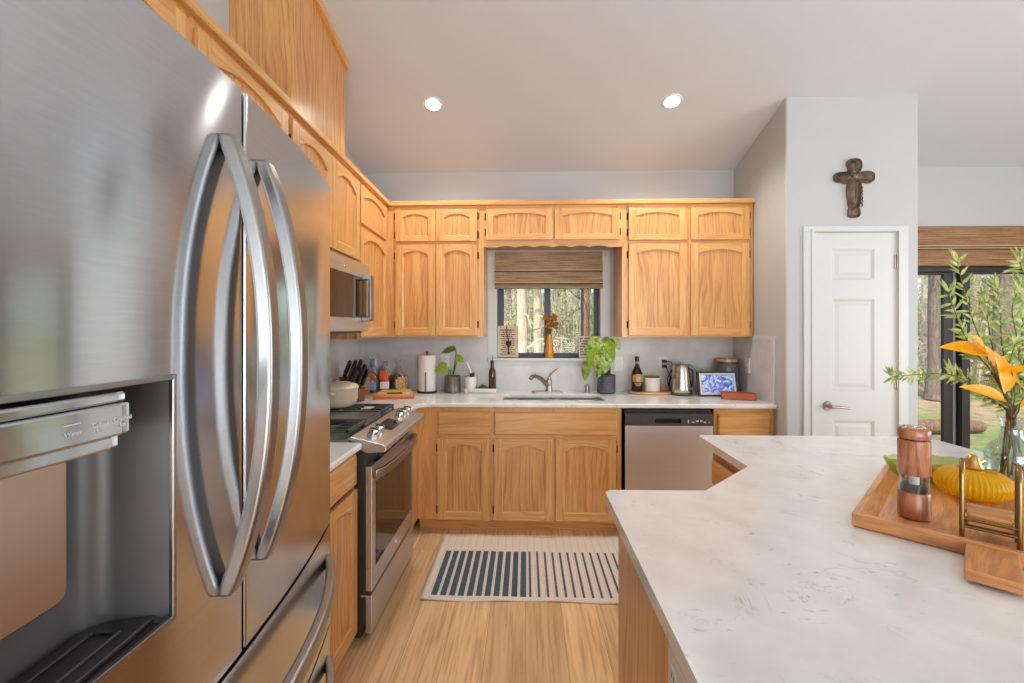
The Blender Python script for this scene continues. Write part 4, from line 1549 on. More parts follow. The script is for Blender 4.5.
DLIGHT = []
for px_, py_, lb in ((433, 104, 'round recessed ceiling light above the corner by the range, left one of the pair'), (672, 101, 'round recessed ceiling light above the right wall cabinets, right one of the pair')):
    r_ = ray(px_, py_)
    k = (CZ0 + SL * YB - CAMZ) / (r_[2] + SL * r_[1])
    p = (r_[0] * k, r_[1] * k, CAMZ + r_[2] * k)
    t_ = thing('recessed_light', lb, 'ceiling light', p, 0, 'recessed ceiling lights')
    t_.rotation_euler = (-math.atan(SL), 0, 0)
    mb = MB(); mb.lathe([(.048, -.004), (.050, -.007), (.062, -.006), (.066, 0)], (0, 0, 0), 32)
    mb.build('trim_ring', WHITE_PLASTIC, t_, smooth=True)
    mb = MB(); mb.lathe([(.049, -.0085), (.049, -.006)], (0, 0, 0), 32); mb.build('lamp_disc', LAMP, t_)
    l = add_light('recessed_lamp', 'SPOT', (p[0], p[1], p[2] - .02), (0, 0, 0), 42, (1, .94, .86), spot_size=radians(140), spot_blend=.7, shadow_soft_size=.05)

cr = thing('wall_cross', 'ornate bronze wall cross hanging above the white pantry door', 'cross', (2.121, YP - .001, 2.404))


def petal(mb, a0, a1, w0, w1, vert, d=.026, off=0.0):
    """one rounded arm with a raised border and a hollow field"""
    n = 32
    ring = []
    for k in range(n):
        q = 2 * pi * k / n
        c_, s_ = cos(q), sin(q)
        W2 = (w1 if c_ * (1 if a1 > a0 else -1) > 0 else w0) / 2
        ring.append(((a0 + a1) / 2 + (a1 - a0) / 2 * math.copysign(abs(c_) ** .62, c_), W2 * math.copysign(abs(s_) ** .7, s_)))
    P = (lambda a, b, y: (b, y, a)) if vert else (lambda a, b, y: (a, y, b))
    cx_ = (a0 + a1) / 2
    levels = [(1.0, 0.0), (1.0, -.012), (.95, -.020), (.86, -d), (.77, -.020), (.70, -.011), (.62, -.009), (.54, -.013), (.30, -.021), (.05, -.024)]
    vs = []
    for sc, y in levels:
        q_ = 1 - (1 - sc) * .55
        vs += [P(cx_ + (a - cx_) * (1 - (1 - sc) * .62), b * sc, y) for a, b in ring]
    fs = [(l * n + k, l * n + (k + 1) % n, (l + 1) * n + (k + 1) % n, (l + 1) * n + k) for l in range(len(levels) - 1) for k in range(n)] + [tuple(range(n))]
    mb.faces(vs, fs)


mb = MB()
petal(mb, .0, .122, .075, .098, True); petal(mb, -.0, -.215, .078, .092, True); petal(mb, .0, .127, .070, .082, False); petal(mb, -.0, -.127, .070, .082, False)
petal(mb, -.19, -.262, .078, .072, True, .022)
mb.ell((0, -.018, 0), (.018, .016, .018), 12, 8)
mb.build('cross_body', CROSSM, cr, smooth=True, angle=60)
mb = MB()
for a in range(4):
    q = pi / 4 + a * pi / 2
    mb.tube([(.012 * cos(q), -.028, .012 * sin(q)), (.045 * cos(q), -.024, .02 * sin(q)), (.03 * cos(q), -.026, .05 * sin(q))], .0045, 6)
for k in range(6):
    z = -.19 + .022 * k
    mb.tube([(.044 - .004 * (k % 2), -.016, z), (.053, -.012, z + .011), (.044, -.016, z + .02)], .004, 6)
for k in range(5):
    mb.tube([(-.10 + .012 * k, -.02, -.02), (-.095 + .012 * k, -.026, 0), (-.10 + .012 * k, -.02, .02)], .003, 6)
    mb.tube([(.10 - .012 * k, -.02, -.02), (.095 - .012 * k, -.026, 0), (.10 - .012 * k, -.02, .02)], .003, 6)
tag(mb.build('scrollwork', CROSSM, cr, smooth=True), kind='stuff')

rg = MB()
RWX, RWY = 1.22, .735
rg.grid(lambda u, v: (u * RWX, v * RWY + .012 * sin(u * 9) * (v - .5), .006 + .003 * sin(u * 23 + v * 4) * (1 if v in (0, 1) else .4) + (.006 * max(0, (.06 - u) / .06))), 60, 24)
rug = at(rg.build('rug', m_rug(), None, smooth=True, thick=.006), (-.555, 2.345, 0))
tag(rug, 'cream rug with dark blue stripes lying on the floor before the sink cabinet', 'rug')

# ================================================================== THINGS ON THE BACK WORKTOP
Z = .914


def spot(px_, py_, dz=0.0):
    p = at_z(px_, py_, Z)
    return (p.x, p.y, Z + .0005 + dz)


# paper towel holder and roll
p = spot(428, 391.5)
PT = thing('paper_towel_holder', 'dark wire paper towel holder standing beside the plant cutting', 'paper towel holder', (p[0], 3.60, p[2]))
mb = MB(); mb.lathe([(.078, 0), (.08, .004), (.078, .010), (.01, .012)], (0, 0, 0), 32); mb.build('base', BRONZE, PT, smooth=True)
mb = MB(); mb.tube([(0, 0, .01), (0, 0, .315)], .006, 10); mb.ell((0, 0, .318), .012, 12, 8); mb.build('post', BRONZE, PT, smooth=True)
mb = MB(); mb.tube([(.005, -.076, .006), (.005, -.077, .10), (.005, -.076, .16)], .004, 8); mb.ell((.005, -.076, .162), .006, 8, 6); mb.build('tension_arm', BRONZE, PT, smooth=True)
mb = MB(); mb.lathe([(.02, .013), (.068, .013), (.07, .018), (.07, .292), (.068, .297), (.02, .297)], (0, 0, 0), 36)
t_ = at(mb.build('paper_towel_roll', PAPER, None, smooth=True), (p[0], 3.60, p[2])); tag(t_, 'thick white paper towel roll on its holder', 'paper towel roll')

# plant cutting in grey pot
p = spot(452.3, 392.5)
PC = thing('potted_plant', 'leafy plant cutting with three green leaves in a round grey metal pot', 'plant', (p[0], 3.60, p[2]))
mb = MB(); mb.lathe([(.060, 0), (.064, .004), (.064, .125), (.066, .132), (.060, .132), (.058, .12), (.001, .118)], (0, 0, 0), 32); mb.build('pot', GREYPOT, PC, smooth=True)
mb = MB()
mb.tube([(0, 0, .11), (.015, 0, .2), (.028, 0, .32), (.02, 0, .355), (-.01, 0, .35)], [.005, .005, .004, .003, .003], 8)
mb.tube([(-.01, .01, .11), (-.02, 0, .17), (-.05, -.02, .205), (-.075, -.03, .20)], .0035, 8)
mb.tube([(.0, -.01, .11), (.02, -.01, .19), (.04, -.015, .255), (.035, -.02, .275)], .0035, 8)
mb.tube([(-.02, 0, .12), (-.035, -.01, .15), (-.015, -.02, .18), (.012, -.02, .15)], .003, 8)
mb.build('stems', STEM, PC, smooth=True)
for o_, d_, n_, L_, W_ in (((.015, 0, .355), (-.9, -.2, -.22), (.1, -.7, .7), .115, .062), ((-.045, -.03, .215), (-.75, -.3, -.35), (0, -.95, .3), .10, .095), ((.035, -.02, .285), (.75, -.1, -.45), (.2, -.9, .4), .075, .06)):
    mb = MB(); mb.heart(o_, d_, n_, L_, W_, .2); mb.build('leaf', LEAF_LIME if L_ < .11 else LEAF_GREEN, PC, smooth='leaf')

# sink caddy: tray, cup, brush, scrubber, oil bottle
p = spot(481, 391)
CD = thing('sink_caddy', 'white ceramic sink caddy with a tall cup end and low tray', 'caddy', (p[0], 3.605, p[2]))
mb = MB()
mb.prism(rrect(-.13, .135, -.045, .045, .02), 2, 0, .006)
pr = rrect(-.13, .135, -.045, .045, .02); pi_ = rrect(-.126, .131, -.041, .041, .017)
m = len(pr)
mb.faces([(x, y, .004) for x, y in pr] + [(x, y, .034) for x, y in pr] + [(x, y, .034) for x, y in pi_] + [(x, y, .006) for x, y in pi_], [(l * m + k, l * m + (k + 1) % m, (l + 1) * m + (k + 1) % m, (l + 1) * m + k) for l in range(3) for k in range(m)])
mb.build('tray', CERAMIC, CD, smooth=True)
mb = MB(); mb.lathe([(.044, .006), (.048, .012), (.050, .122), (.048, .126), (.045, .122), (.043, .02), (.001, .015)], (-.078, 0, 0), 28); mb.build('cup', CERAMIC, CD, smooth=True)
BRS = thing('dish_brush', 'white handled dish brush with black neck leaning in the caddy cup', 'brush', (p[0] - .075, 3.60, p[2] + .03))
mb = MB(); mb.tube([(.03, 0, .0), (.01, 0, .09)], [.02, .014], 12); mb.box(-.006, .03, -.018, .018, .085, .125); mb.build('neck', BLACK, BRS, bevel=.004)
mb = MB(); mb.tube([(.006, 0, .118), (-.008, 0, .15), (-.024, 0, .19), (-.034, 0, .215)], [.013, .018, .02, .012], 14, .55); mb.build('handle', LBL_WHITE, BRS, smooth=True)
SCR = MB(); SCR.ell((0, 0, .022), (.046, .03, .03), 20, 10); SCR.ell((0, 0, .045), (.018, .016, .014), 12, 8)
t_ = at(SCR.build('scrubber', GRAPHITE, None, smooth=True), (p[0] + .022, 3.59, p[2] + .005)); tag(t_, 'dark dome scrubber lying on the white caddy tray', 'scrubber')
OB = thing('oil_bottle', 'tall square brown oil bottle with a metal pour spout', 'bottle', (p[0] + .098, 3.60, p[2] + .006))
mb = MB(); mb.lathe([(.026, 0), (.029, .004), (.029, .15), (.024, .175), (.013, .195), (.012, .225)], (0, 0, 0), 20); mb.build('bottle_glass', OILGLASS, OB, smooth=True)
mb = MB(); mb.lathe([(.014, .222), (.014, .245), (.008, .25)], (0, 0, 0), 14); mb.build('cap', BLACK, OB, smooth=True)
mb = MB(); mb.tube([(0, 0, .245), (.002, 0, .27), (.004, -.004, .295)], [.005, .004, .003], 8); mb.build('pour_spout', NICKEL, OB, smooth=True)

# things on the window sill
SG = thing('sign', 'aged paper print with dark hanging key leaning on the left of the sink window sill', 'sign', (-.150, YB + .045, SZ0 + .0005))
tilt = radians(-9)
R_ = Matrix.Rotation(tilt, 4, 'X')
mb = MB(); mb.box(-.088, .088, -.004, .004, 0, .268); k = mb.build('print_board', SIGNPAPER, SG, bevel=.003); k.data.transform(R_)
mb = MB()
rr = random.Random(3)
for i in range(12):
    z = .232 - i * .0185
    hw_ = .066 - .02 * abs(sin(i * 1.7))
    x = -hw_
    while x < hw_ - .008:
        wl = rr.uniform(.008, .022)
        hh = .0048 if i else .007
        mb.box(x, min(x + wl, hw_), -.0048, -.0038, z - hh, z + hh * .6)
        x += wl + .005
k = mb.build('printed_text', INK, SG); k.data.transform(R_)
mb = MB(); mb.heart((0.006, -.006, .135), (0, 0, -1), (0, -1, 0), .052, .05, 0); mb.tube([(-.012, -.006, .262), (-.008, -.007, .2), (.006, -.007, .14)], .0022, 6); mb.tube([(.006, -.007, .09), (.008, -.007, .045)], .003, 6); mb.box(.0, .017, -.008, -.005, .028, .045)
k = mb.build('hanging_key', BRONZE, SG, thick=.003); k.data.transform(R_)
SG2 = thing('sign', 'cream board with rows of dark letters on the sill behind the trailing plant', 'sign', (.535, YB + .05, SZ0 + .0005))
mb = MB(); mb.box(-.092, .085, -.006, .006, 0, .182); k = mb.build('letter_board', SIGNWHITE, SG2, bevel=.002); k.data.transform(R_)
mb = MB()
for i in range(7):
    z = .160 - i * .0225
    x = -.08
    while x < .07:
        wl = rr.uniform(.007, .011)
        if rr.random() > .16:
            mb.box(x, x + wl, -.0068, -.0058, z - .006, z + .005)
        x += wl + .003
k = mb.build('printed_text', INK, SG2); k.data.transform(R_)
VA = thing('bud_vase', 'slim amber glass vase with dried orange flowers on the window sill', 'vase', (.197, YB + .03, SZ0 + .0005))
mb = MB(); mb.lathe([(.036, 0), (.038, .005), (.034, .06), (.026, .15), (.022, .19), (.024, .198), (.021, .196), (.019, .15), (.027, .06), (.001, .012)], (0, 0, 0), 24)
mb.build('vase_glass', plain('amber_vase', (206, 132, 26), .12, 0, .05), VA, smooth=True)
mb = MB()
rr = random.Random(5)
heads = []
for i in range(26):
    a = rr.uniform(0, 2 * pi); r_ = rr.uniform(.01, .07)
    h_ = rr.uniform(.28, .375) - r_ * .5
    e = (r_ * cos(a), r_ * .6 * sin(a), h_)
    heads.append(e)
    mb.tube([(0, 0, .17), (e[0] * .5, e[1] * .5, .25), e], .0014, 5)
mb.build('dried_stems', TWIG, VA)
mb = MB()
for e in heads:
    for j in range(5):
        mb.ell((e[0] + rr.uniform(-.012, .012), e[1] + rr.uniform(-.012, .012), e[2] + rr.uniform(-.008, .01)), rr.uniform(.006, .012), 7, 5)
tag(mb.build('flower_heads', DRIED, VA, smooth=True), kind='stuff')

# trailing variegated plant in ribbed pot
p = spot(606, 393)
VP_ = thing('potted_plant', 'variegated climbing plant on a pole in a ribbed slate blue pot', 'plant', (p[0], 3.58, p[2]))
mb = MB()
prf = [(.056, 0), (.066, .006)]
for k in range(6):
    z = .012 + k * .020
    prf += [(.069, z), (.0715, z + .006), (.0715, z + .012), (.069, z + .018)]
prf += [(.0715, .136), (.0715, .146), (.064, .146), (.062, .13), (.001, .128)]
mb.lathe(prf, (0, 0, 0), 36); mb.build('pot', BLUEPOT, VP_, smooth=True, angle=60)
mb = MB(); mb.tube([(.02, .01, .12), (.018, .012, .25), (.012, .015, .41)], .018, 10); mb.build('moss_pole', BARKPOLE, VP_, smooth=True)
mb = MB(); mb.lathe([(.061, .129), (.03, .134), (.001, .135)], (0, 0, 0), 20); mb.build('soil', SOIL, VP_)
mb = MB()
LV = []
for b_, t2, wr, kk, yy in (((601, 341), (584, 352), .85, 0, -.05), ((600, 350), (587, 367), .85, 1, -.07), ((603, 353), (597, 370), .8, 0, -.09), ((606, 342), (615, 358), .85, 1, -.05), ((610, 339), (604, 352), .9, 3, -.03), ((602, 359), (599, 378), .75, 0, -.08), ((607, 356), (607, 374), .7, 2, -.09), ((612, 340), (621, 349), .8, 2, -.02), ((611, 350), (611, 366), .7, 1, -.04)):
    q0, q1 = at_y(*b_, 3.58 + yy), at_y(*t2, 3.58 + yy - .03)
    o_ = q0 - Vector((p[0], 3.58, p[2]))
    LV.append((tuple(o_), tuple(q1 - q0), (rr.uniform(-.3, .3), -.9, rr.uniform(.2, .6)), (q1 - q0).length, (q1 - q0).length * wr, kk))
st = MB()
for o_, d_, n_, L_, W_, kk in LV:
    st.tube([(.015, 0, o_[2] - .10), (o_[0] * .6, o_[1] * .6, o_[2] - .03), o_], .0035, 6)
st.tube([(-.02, -.04, .17), (-.08, -.06, .27), (-.135, -.06, .275), (-.162, -.06, .235)], .003, 6)
st.build('stems', STEM, VP_, smooth=True)
for o_, d_, n_, L_, W_, kk in LV:
    mb = MB(); mb.heart(o_, d_, n_, L_, W_, .28); mb.build('leaf', (LEAF_VAR, LEAF_LIME, LEAF_PALE, LEAF_GREEN)[kk], VP_, smooth='leaf')
mb = MB(); mb.heart((-.165, -.06, .225), (-.1, -.05, -1), (-.1, -1, .1), .125, .072, .1); mb.build('leaf', m_leaf('olive_leaf', (122, 140, 44), (170, 178, 84)), VP_, smooth='leaf')

# bottle, canister and wooden board
p0, p1 = at_z(629, 393, Z), at_z(672, 393, Z)
cxb = (p0.x + p1.x) / 2
WB = MB(); WB.lathe([(.168, 0), (.174, .004), (.174, .014), (.168, .018), (.001, .018)], (0, 0, 0), 40, 2, 0, squash=(1, .55))
t_ = at(WB.build('serving_board', PINE, None, smooth=True, angle=60), (cxb, 3.575, Z + .0005)); tag(t_, 'oval wooden serving board under the dark bottle and white canister', 'board')
zb = Z + .0195
bp = at_y(637, 390, 3.57)
BT = thing('liqueur_bottle', 'dark liqueur bottle with tan label on the oval wooden board', 'bottle', (bp.x, 3.57, zb))
mb = MB(); mb.lathe([(.036, 0), (.041, .006), (.043, .06), (.044, .115), (.040, .145), (.024, .18), (.015, .205), (.0135, .25), (.016, .252), (.016, .268), (.0135, .27)], (0, 0, 0), 28); mb.build('bottle_glass', DARKGLASS, BT, smooth=True)
mb = MB(); mb.grid(lambda u, v: (.0452 * sin(-1.05 + 2.1 * u), -.0452 * cos(-1.05 + 2.1 * u), .075 + v * (.052 + .012 * sin(pi * u))), 16, 4); mb.build('front_label', LABELTAN, BT, smooth='leaf')
mb = MB(); mb.grid(lambda u, v: (.0458 * sin(-.35 + .7 * u), -.0458 * cos(-.35 + .7 * u), .078 + v * .038), 8, 3); mb.build('label_crest', LABELGOLD, BT, smooth='leaf')
mb = MB()
for z_, a_ in ((.062, .7), (.054, .6), (.046, .4)):
    mb.grid(lambda u, v: (.0442 * sin(-a_ + 2 * a_ * u), -.0442 * cos(-a_ + 2 * a_ * u), z_ + v * .004), 8, 1)
mb.build('label_lettering', LABELGOLD, BT)
mb = MB(); mb.lathe([(.0165, .216), (.0155, .232)], (0, 0, 0), 20); mb.build('neck_label', LABELTAN, BT, smooth=True)
mb = MB(); mb.lathe([(.0165, .238), (.0165, .271), (.014, .273)], (0, 0, 0), 20); mb.build('cap', BLACK, BT, smooth=True)
mp_ = at_y(652, 389, 3.57)
MG = thing('canister', 'white ceramic canister with a brown wooden lid and side handle', 'canister', (mp_.x, 3.57, zb))
mb = MB(); mb.lathe([(.055, 0), (.06, .005), (.061, .105), (.059, .108), (.001, .108)], (0, 0, 0), 30); mb.build('jar', CERAMIC, MG, smooth=True)
mb = MB(); mb.lathe([(.054, .108), (.054, .118), (.05, .122), (.001, .122)], (0, 0, 0), 30); mb.build('lid', WALNUT, MG, smooth=True)
mb = MB(); mb.tube([(.058, 0, .09), (.08, -.005, .088), (.086, -.008, .06), (.078, -.01, .03)], .005, 8); mb.build('wire_clasp', NICKEL, MG, smooth=True)
CP = MB(); CP.ell((0, 0, .022), (.016, .008, .022), 12, 8); CP.tube([(0, 0, .04), (.004, 0, .06)], [.008, .003], 8)
t_ = at(CP.build('wooden_scoop', RED_ORANGE, None, smooth=True), (mp_.x + .082, 3.56, zb)); tag(t_, 'small orange brown scoop standing beside the white canister', 'scoop')

# plugs and cord
yo = yw - .0095
q = at_y(663, 363.5, yw)
PL = thing('power_cord', 'tangled black power cords plugged into the outlet behind the kettle', 'cord', (q.x, yo, Z + .0005))
for dz in (.02, -.02):
    mb = MB(); mb.box(-.014, .022, -.028, 0, q.z - Z - .012 + dz, q.z - Z + .012 + dz); mb.build('plug', CORDBLACK, PL, bevel=.004)
mb = MB()
zz = q.z - Z
mb.tube([(.02, -.016, zz + .02), (.055, -.02, zz + .015), (.075, -.02, zz - .03), (.07, -.02, zz - .09), (.06, -.03, .05), (.10, -.04, .006)], .0035, 8)
mb.tube([(.012, -.02, zz - .02), (.03, -.025, zz - .06), (.045, -.03, zz - .11), (.03, -.03, .06), (.02, -.03, .10), (.05, -.03, zz - .06), (.058, -.03, zz - .045), (.05, -.035, .12), (.035, -.035, .04), (.05, -.03, .006), (.14, -.06, .005)], .0035, 8)
mb.tube([(.06, -.03, .12), (.03, -.03, .05), (.045, -.035, .035), (.07, -.03, .08), (.045, -.03, .13)], .0035, 8)
mb.build('cord', CORDBLACK, PL, smooth=True)

# kettle
p = spot(683, 395.5)
KT = thing('kettle', 'tapered stainless electric kettle with a curved side handle', 'kettle', (p[0], 3.515, p[2]))
mb = MB(); mb.lathe([(.078, 0), (.080, .006), (.080, .016), (.076, .020)], (0, 0, 0), 36); mb.build('power_base', DARKSTEEL, KT, smooth=True)
mb = MB(); mb.lathe([(.074, .02), (.078, .028), (.077, .05), (.068, .14), (.060, .212), (.057, .222), (.052, .228)], (0, 0, 0), 40)
mb.faces([(-.05, -.018, .222), (-.075, 0, .222), (-.05, .018, .222), (-.052, -.014, .180), (-.062, 0, .178), (-.052, .014, .180)], [(0, 1, 4, 3), (1, 2, 5, 4), (0, 2, 1)])
mb.build('kettle_body', m_steel('kettle_steel', (206, 196, 188), .22, 0), KT, smooth=True)
mb = MB(); mb.lathe([(.054, .226), (.05, .236), (.03, .241), (.012, .242), (.012, .252), (.001, .254)], (0, 0, 0), 30); mb.build('lid', STEEL_BAR, KT, smooth=True)
mb = MB(); hp = [(.035, -.035, .236), (.062, -.045, .228), (.083, -.048, .19), (.088, -.049, .13), (.080, -.048, .07), (.066, -.042, .045)]
mb.tube(hp, [.013, .014, .014, .013, .012, .011], 12, .6); mb.build('handle', STEEL_BAR, KT, smooth=True)
mb = MB(); mb.tube([(.045, -.042, .21), (.068, -.045, .19), (.072, -.046, .13), (.064, -.044, .07)], [.008, .008, .008, .007], 10, .6); mb.build('grip_inlay', BLACK, KT, smooth=True)

# digital picture frame, glass jar, wooden box
pa, pb = at_z(698, 395.5, Z), at_z(734.5, 393.5, Z)
PF = thing('picture_frame', 'black edged frame with a blue and white picture leaning near the jar', 'picture frame', (1.455, 3.435, Z + .0005), radians(4))
wf = .152
Rf = Matrix.Rotation(radians(-12), 4, 'X')
mb = MB(); mb.box(-wf, wf, 0, .018, 0, .190); k = mb.build('frame', GRAPHITE, PF, bevel=.003); k.data.transform(Rf)
mb = MB(); mb.box(-wf + .014, wf - .014, -.0012, .004, .014, .176); k = mb.build('mat_board', LBL_WHITE, PF); k.data.transform(Rf)
mb = MB(); mb.box(-wf + .026, wf - .028, -.0020, .004, .028, .162); k = mb.build('picture', m_screen(), PF); k.data.transform(Rf)
mb = MB(); mb.box(-.02, .02, .02, .075, 0, .006); mb.box(-.02, .02, .03, .036, 0, .10); mb.build('stand', GRAPHITE, PF)
GJ = thing('glass_jar', 'tall grey glass jar with a wooden lid in the corner behind the picture frame', 'jar', (1.588, 3.605, Z + .0005))
mb = MB(); mb.lathe([(.080, 0), (.085, .006), (.087, .02), (.087, .20), (.082, .222), (.074, .232), (.074, .246)], (0, 0, 0), 36); mb.build('jar_glass', JARGREY, GJ, smooth=True)
mb = MB(); mb.lathe([(.08, .238), (.08, .252)], (0, 0, 0), 36); mb.build('rim_band', GRAPHITE, GJ, smooth=True)
mb = MB(); mb.lathe([(.076, .252), (.076, .270), (.07, .274), (.014, .275), (.012, .288), (.001, .29)], (0, 0, 0), 36); mb.build('lid', PINE, GJ, smooth=True)
WX = thing('wooden_box', 'low open red brown wooden box near the end of the worktop', 'box', (1.54, 3.315, Z + .0005), radians(-20))
mb = MB()
a_, b_, h_ = .113, .052, .048
mb.box(-a_, a_, -b_, -b_ + .009, 0, h_, 0); mb.box(-a_, a_, b_ - .009, b_, 0, h_, 0); mb.box(-a_, -a_ + .009, -b_, b_, 0, h_, 1); mb.box(a_ - .009, a_, -b_, b_, 0, h_, 1); mb.box(-a_, a_, -b_, b_, 0, .008, 0)
mb.build('tray_box', CHERRY, WX, bevel=.002)

# ================================================================== LEFT CORNER OF THE WORKTOP
# dutch oven on the rear far burner
DO = thing('dutch_oven', 'cream enamelled dutch oven with its lid on the rear burner of the range', 'pot', (-1.13, 2.655, .9665))
mb = MB(); mb.lathe([(.098, 0), (.110, .008), (.120, .04), (.122, .098), (.125, .104)], (0, 0, 0), 40); mb.build('pot_body', CREAM, DO, smooth=True)
mb = MB(); mb.lathe([(.126, .105), (.127, .112), (.118, .124), (.08, .136), (.03, .141), (.001, .142)], (0, 0, 0), 40); mb.build('lid', CREAM, DO, smooth=True)
mb = MB(); mb.lathe([(.010, .140), (.010, .146), (.020, .149), (.020, .154), (.001, .156)], (0, 0, 0), 20); mb.build('lid_knob', NICKEL, DO, smooth=True)
for sgn in (-1, 1):
    mb = MB(); mb.tube([(-.04 * sgn * 0 - .035, sgn * .118, .085), (-.03, sgn * .15, .088), (.03, sgn * .15, .088), (.035, sgn * .118, .085)], [.009, .008, .008, .009], 10); mb.build('side_handle', CREAM, DO, smooth=True)

# knife block with knives
KBX, KBY, KBR = -1.232, 3.14, radians(-38)
KB = thing('knife_block', 'brown wooden knife block full of black knives in the counter corner', 'knife block', (KBX, KBY, Z + .0005), KBR)
mb = MB(); mb.prism([(-.07, 0), (.07, 0), (.078, .088), (-.046, .172), (-.085, .12)], 1, -.065, .065, 0)
mb.build('block', WALNUT, KB, bevel=.004)
av = Vector((.56, 0, .828)).normalized()
fv = Vector((-.828, 0, .56))
p0 = Vector((.078, 0, .088))
Rk = Matrix.Rotation(KBR, 3, 'Z')
KN = None
for i in range(3):
    for j in range(3):
        base = p0 + fv * (.024 + .052 * i) + Vector((0, -.042 + .042 * j + (.006 if i == 1 else 0), 0)) + av * .002
        wp = Rk @ base + Vector((KBX, KBY, Z + .0005))
        if KN is None:
            KN = thing('knife', 'black handled kitchen knife slotted into the brown wooden knife block', 'knife', tuple(wp), 0, 'knives in the knife block')
            mb = MB(); mb.box(-.011, .011, -.007, .007, 0, .014); mb.build('bolster', NICKEL, KN, bevel=.002)
            mb = MB(); mb.prism([(-.013, .014), (.013, .014), (.014, .07), (.018, .150), (-.009, .156), (-.015, .07)], 1, -.010, .010); kh = mb.build('handle', BLACK, KN, bevel=.004)
            mb = MB()
            for z_ in (.04, .08, .12):
                mb.lathe([(.0034, -.0106), (.0034, .0106)], (0, 0, z_), 8, 1)
            mb.build('rivets', NICKEL, kh)
            k = KN
        else:
            k = copy_tree(KN)
        k.location = wp
        k.rotation_euler = (Matrix.Rotation(KBR, 3, 'Z') @ Matrix.Rotation(math.atan2(av.x, av.z), 3, 'Y')).to_euler()

# slatted wooden bin with bread bags
CRX, CRY, CRR = -1.11, 3.53, radians(8)
CR = thing('wooden_bin', 'slatted pale wooden bread bin with a low front in the corner', 'bin', (CRX, CRY, Z + .0005), CRR)
mb = MB(); mb.box(-.165, .165, -.095, .095, 0, .012, 0); mb.build('bottom', PINE, CR, bevel=.002)
for sx in (-1, 1):
    mb = MB()
    for q in range(5):
        xa = .165 * sx
        mb.box(min(xa, xa - .012 * sx), max(xa, xa - .012 * sx), -.095, .095, .014 + q * .025, .035 + q * .025, 1)
        mb.box(min(xa - .012 * sx, xa - .060 * sx), max(xa - .012 * sx, xa - .060 * sx), -.095, -.085, .014 + q * .025, .035 + q * .025, 0)
    mb.build('slat_panel', PINE, CR, bevel=.002)
mb = MB(); mb.box(-.153, .153, .083, .095, .014, .135, 0); mb.build('back_panel', PINE, CR, bevel=.002)
crm = Matrix.Translation((CRX, CRY, Z + .0005)) @ Matrix.Rotation(CRR, 4, 'Z')


def bread(name, label, x, y, w, h, mat, top, prints, seed):
    rr = random.Random(seed)
    wp = crm @ Vector((x, y, .0125))
    b = thing(name, label, 'bread bag', tuple(wp), CRR)
    mb = MB()
    mb.ell((0, 0, h * .44), (w * .47, .055, h * .44), 20, 12)
    mb.ell((-w * .1, 0, h * .62), (w * .38, .05, h * .3), 18, 10)
    mb.build('loaf', mat, b, smooth=True)

    def film(u, v):
        a = 2 * pi * u
        zz = v * (h + top)
        k = 1.0 if zz < h * .72 else max(.12, 1 - (zz - h * .72) / (h * .28 + top * .55) * .85)
        if zz > h + top * .55:
            k = .12 + (zz - h - top * .55) / (top * .45) * .42
        wob = 1 + .10 * sin(a * 5 + zz * 60 + seed) + .05 * sin(a * 9 + zz * 110)
        return ((w * .5 + .004) * k * wob * cos(a), .06 * k * wob * sin(a), zz + .003)
    mb = MB(); mb.grid(film, 40, 22); mb.build('bag_film', PLASTIC_FILM, b, smooth='leaf')
    for (cx_, z0_, z1_, hw_, m_) in prints:
        mb = MB(); mb.grid(lambda u, v: (cx_ + hw_ * (2 * u - 1), -.066 - .004 * cos(pi * (u - .5)), z0_ + (z1_ - z0_) * v), 8, 6); mb.build('bag_print', m_, b, smooth='leaf')
    b.scale = (1.12, 1.0, 1.16)
    return b


bread('bread_bag', 'clear bread bag with orange brown loaf and blue print, by the knife block', -.098, -.012, .104, .155, BREAD, .075, [(.01, .02, .075, .026, LBL_BLUE), (-.028, .095, .135, .022, LBL_RED)], 1)
bread('bread_bag', 'white topped bread bag with red orange print in the middle of the bin', .002, -.015, .078, .16, BREAD, .045, [(0, .085, .145, .028, LBL_RED), (.004, .03, .075, .03, LBL_WHITE)], 2)
bread('bread_bag', 'clear bread bag with dark loaf and crumpled open top, nearest the paper towels', .099, -.01, .09, .135, BREAD2, .085, [(.012, .03, .09, .02, LBL_WHITE)], 3)
bb = MB()
bb.grid(lambda u, v: (.030 * (2 * u - 1) * (1 - .25 * v) + .006 * sin(v * 9), .012 * sin(u * 7 + v * 5), v * .095), 10, 10)
bb2 = crm @ Vector((-.11, .055, .185))
t_ = thing('snack_bag', 'blue and white crinkled bag top standing behind the bread bags', 'bag', tuple(crm @ Vector((-.125, .118, .0))), CRR)
mb = MB()
mb.grid(lambda u, v: (.034 * (2 * u - 1) * (.7 + .5 * sin(pi * v) + .3 * v), -.012 * (1 - (2 * u - 1) ** 2) + .004 * sin(u * 17), v * .285), 12, 14)
mb.grid(lambda u, v: (.034 * (2 * u - 1) * (.7 + .5 * sin(pi * v) + .3 * v), .012 * (1 - (2 * u - 1) ** 2) + .004 * sin(u * 17), v * .285), 12, 14)
mb.build('bag_body', LBL_WHITE, t_, smooth='leaf')
mb = MB(); mb.grid(lambda u, v: (.022 * (2 * u - 1), -.0175 + .006 * (2 * u - 1) ** 2, .20 + v * .065), 8, 6); mb.build('bag_print', LBL_BLUE, t_, smooth='leaf')
wt_ = MB(); wt_.lathe([(.042, 0), (.045, .006), (.045, .165), (.030, .185), (.028, .205), (.001, .207)], (0, 0, 0), 24)
t_ = at(wt_.build('flour_tub', CERAMIC, None, smooth=True), tuple(crm @ Vector((-.025, .155, -.0))), 0); tag(t_, 'white lidded tub standing behind the bread bin', 'tub')

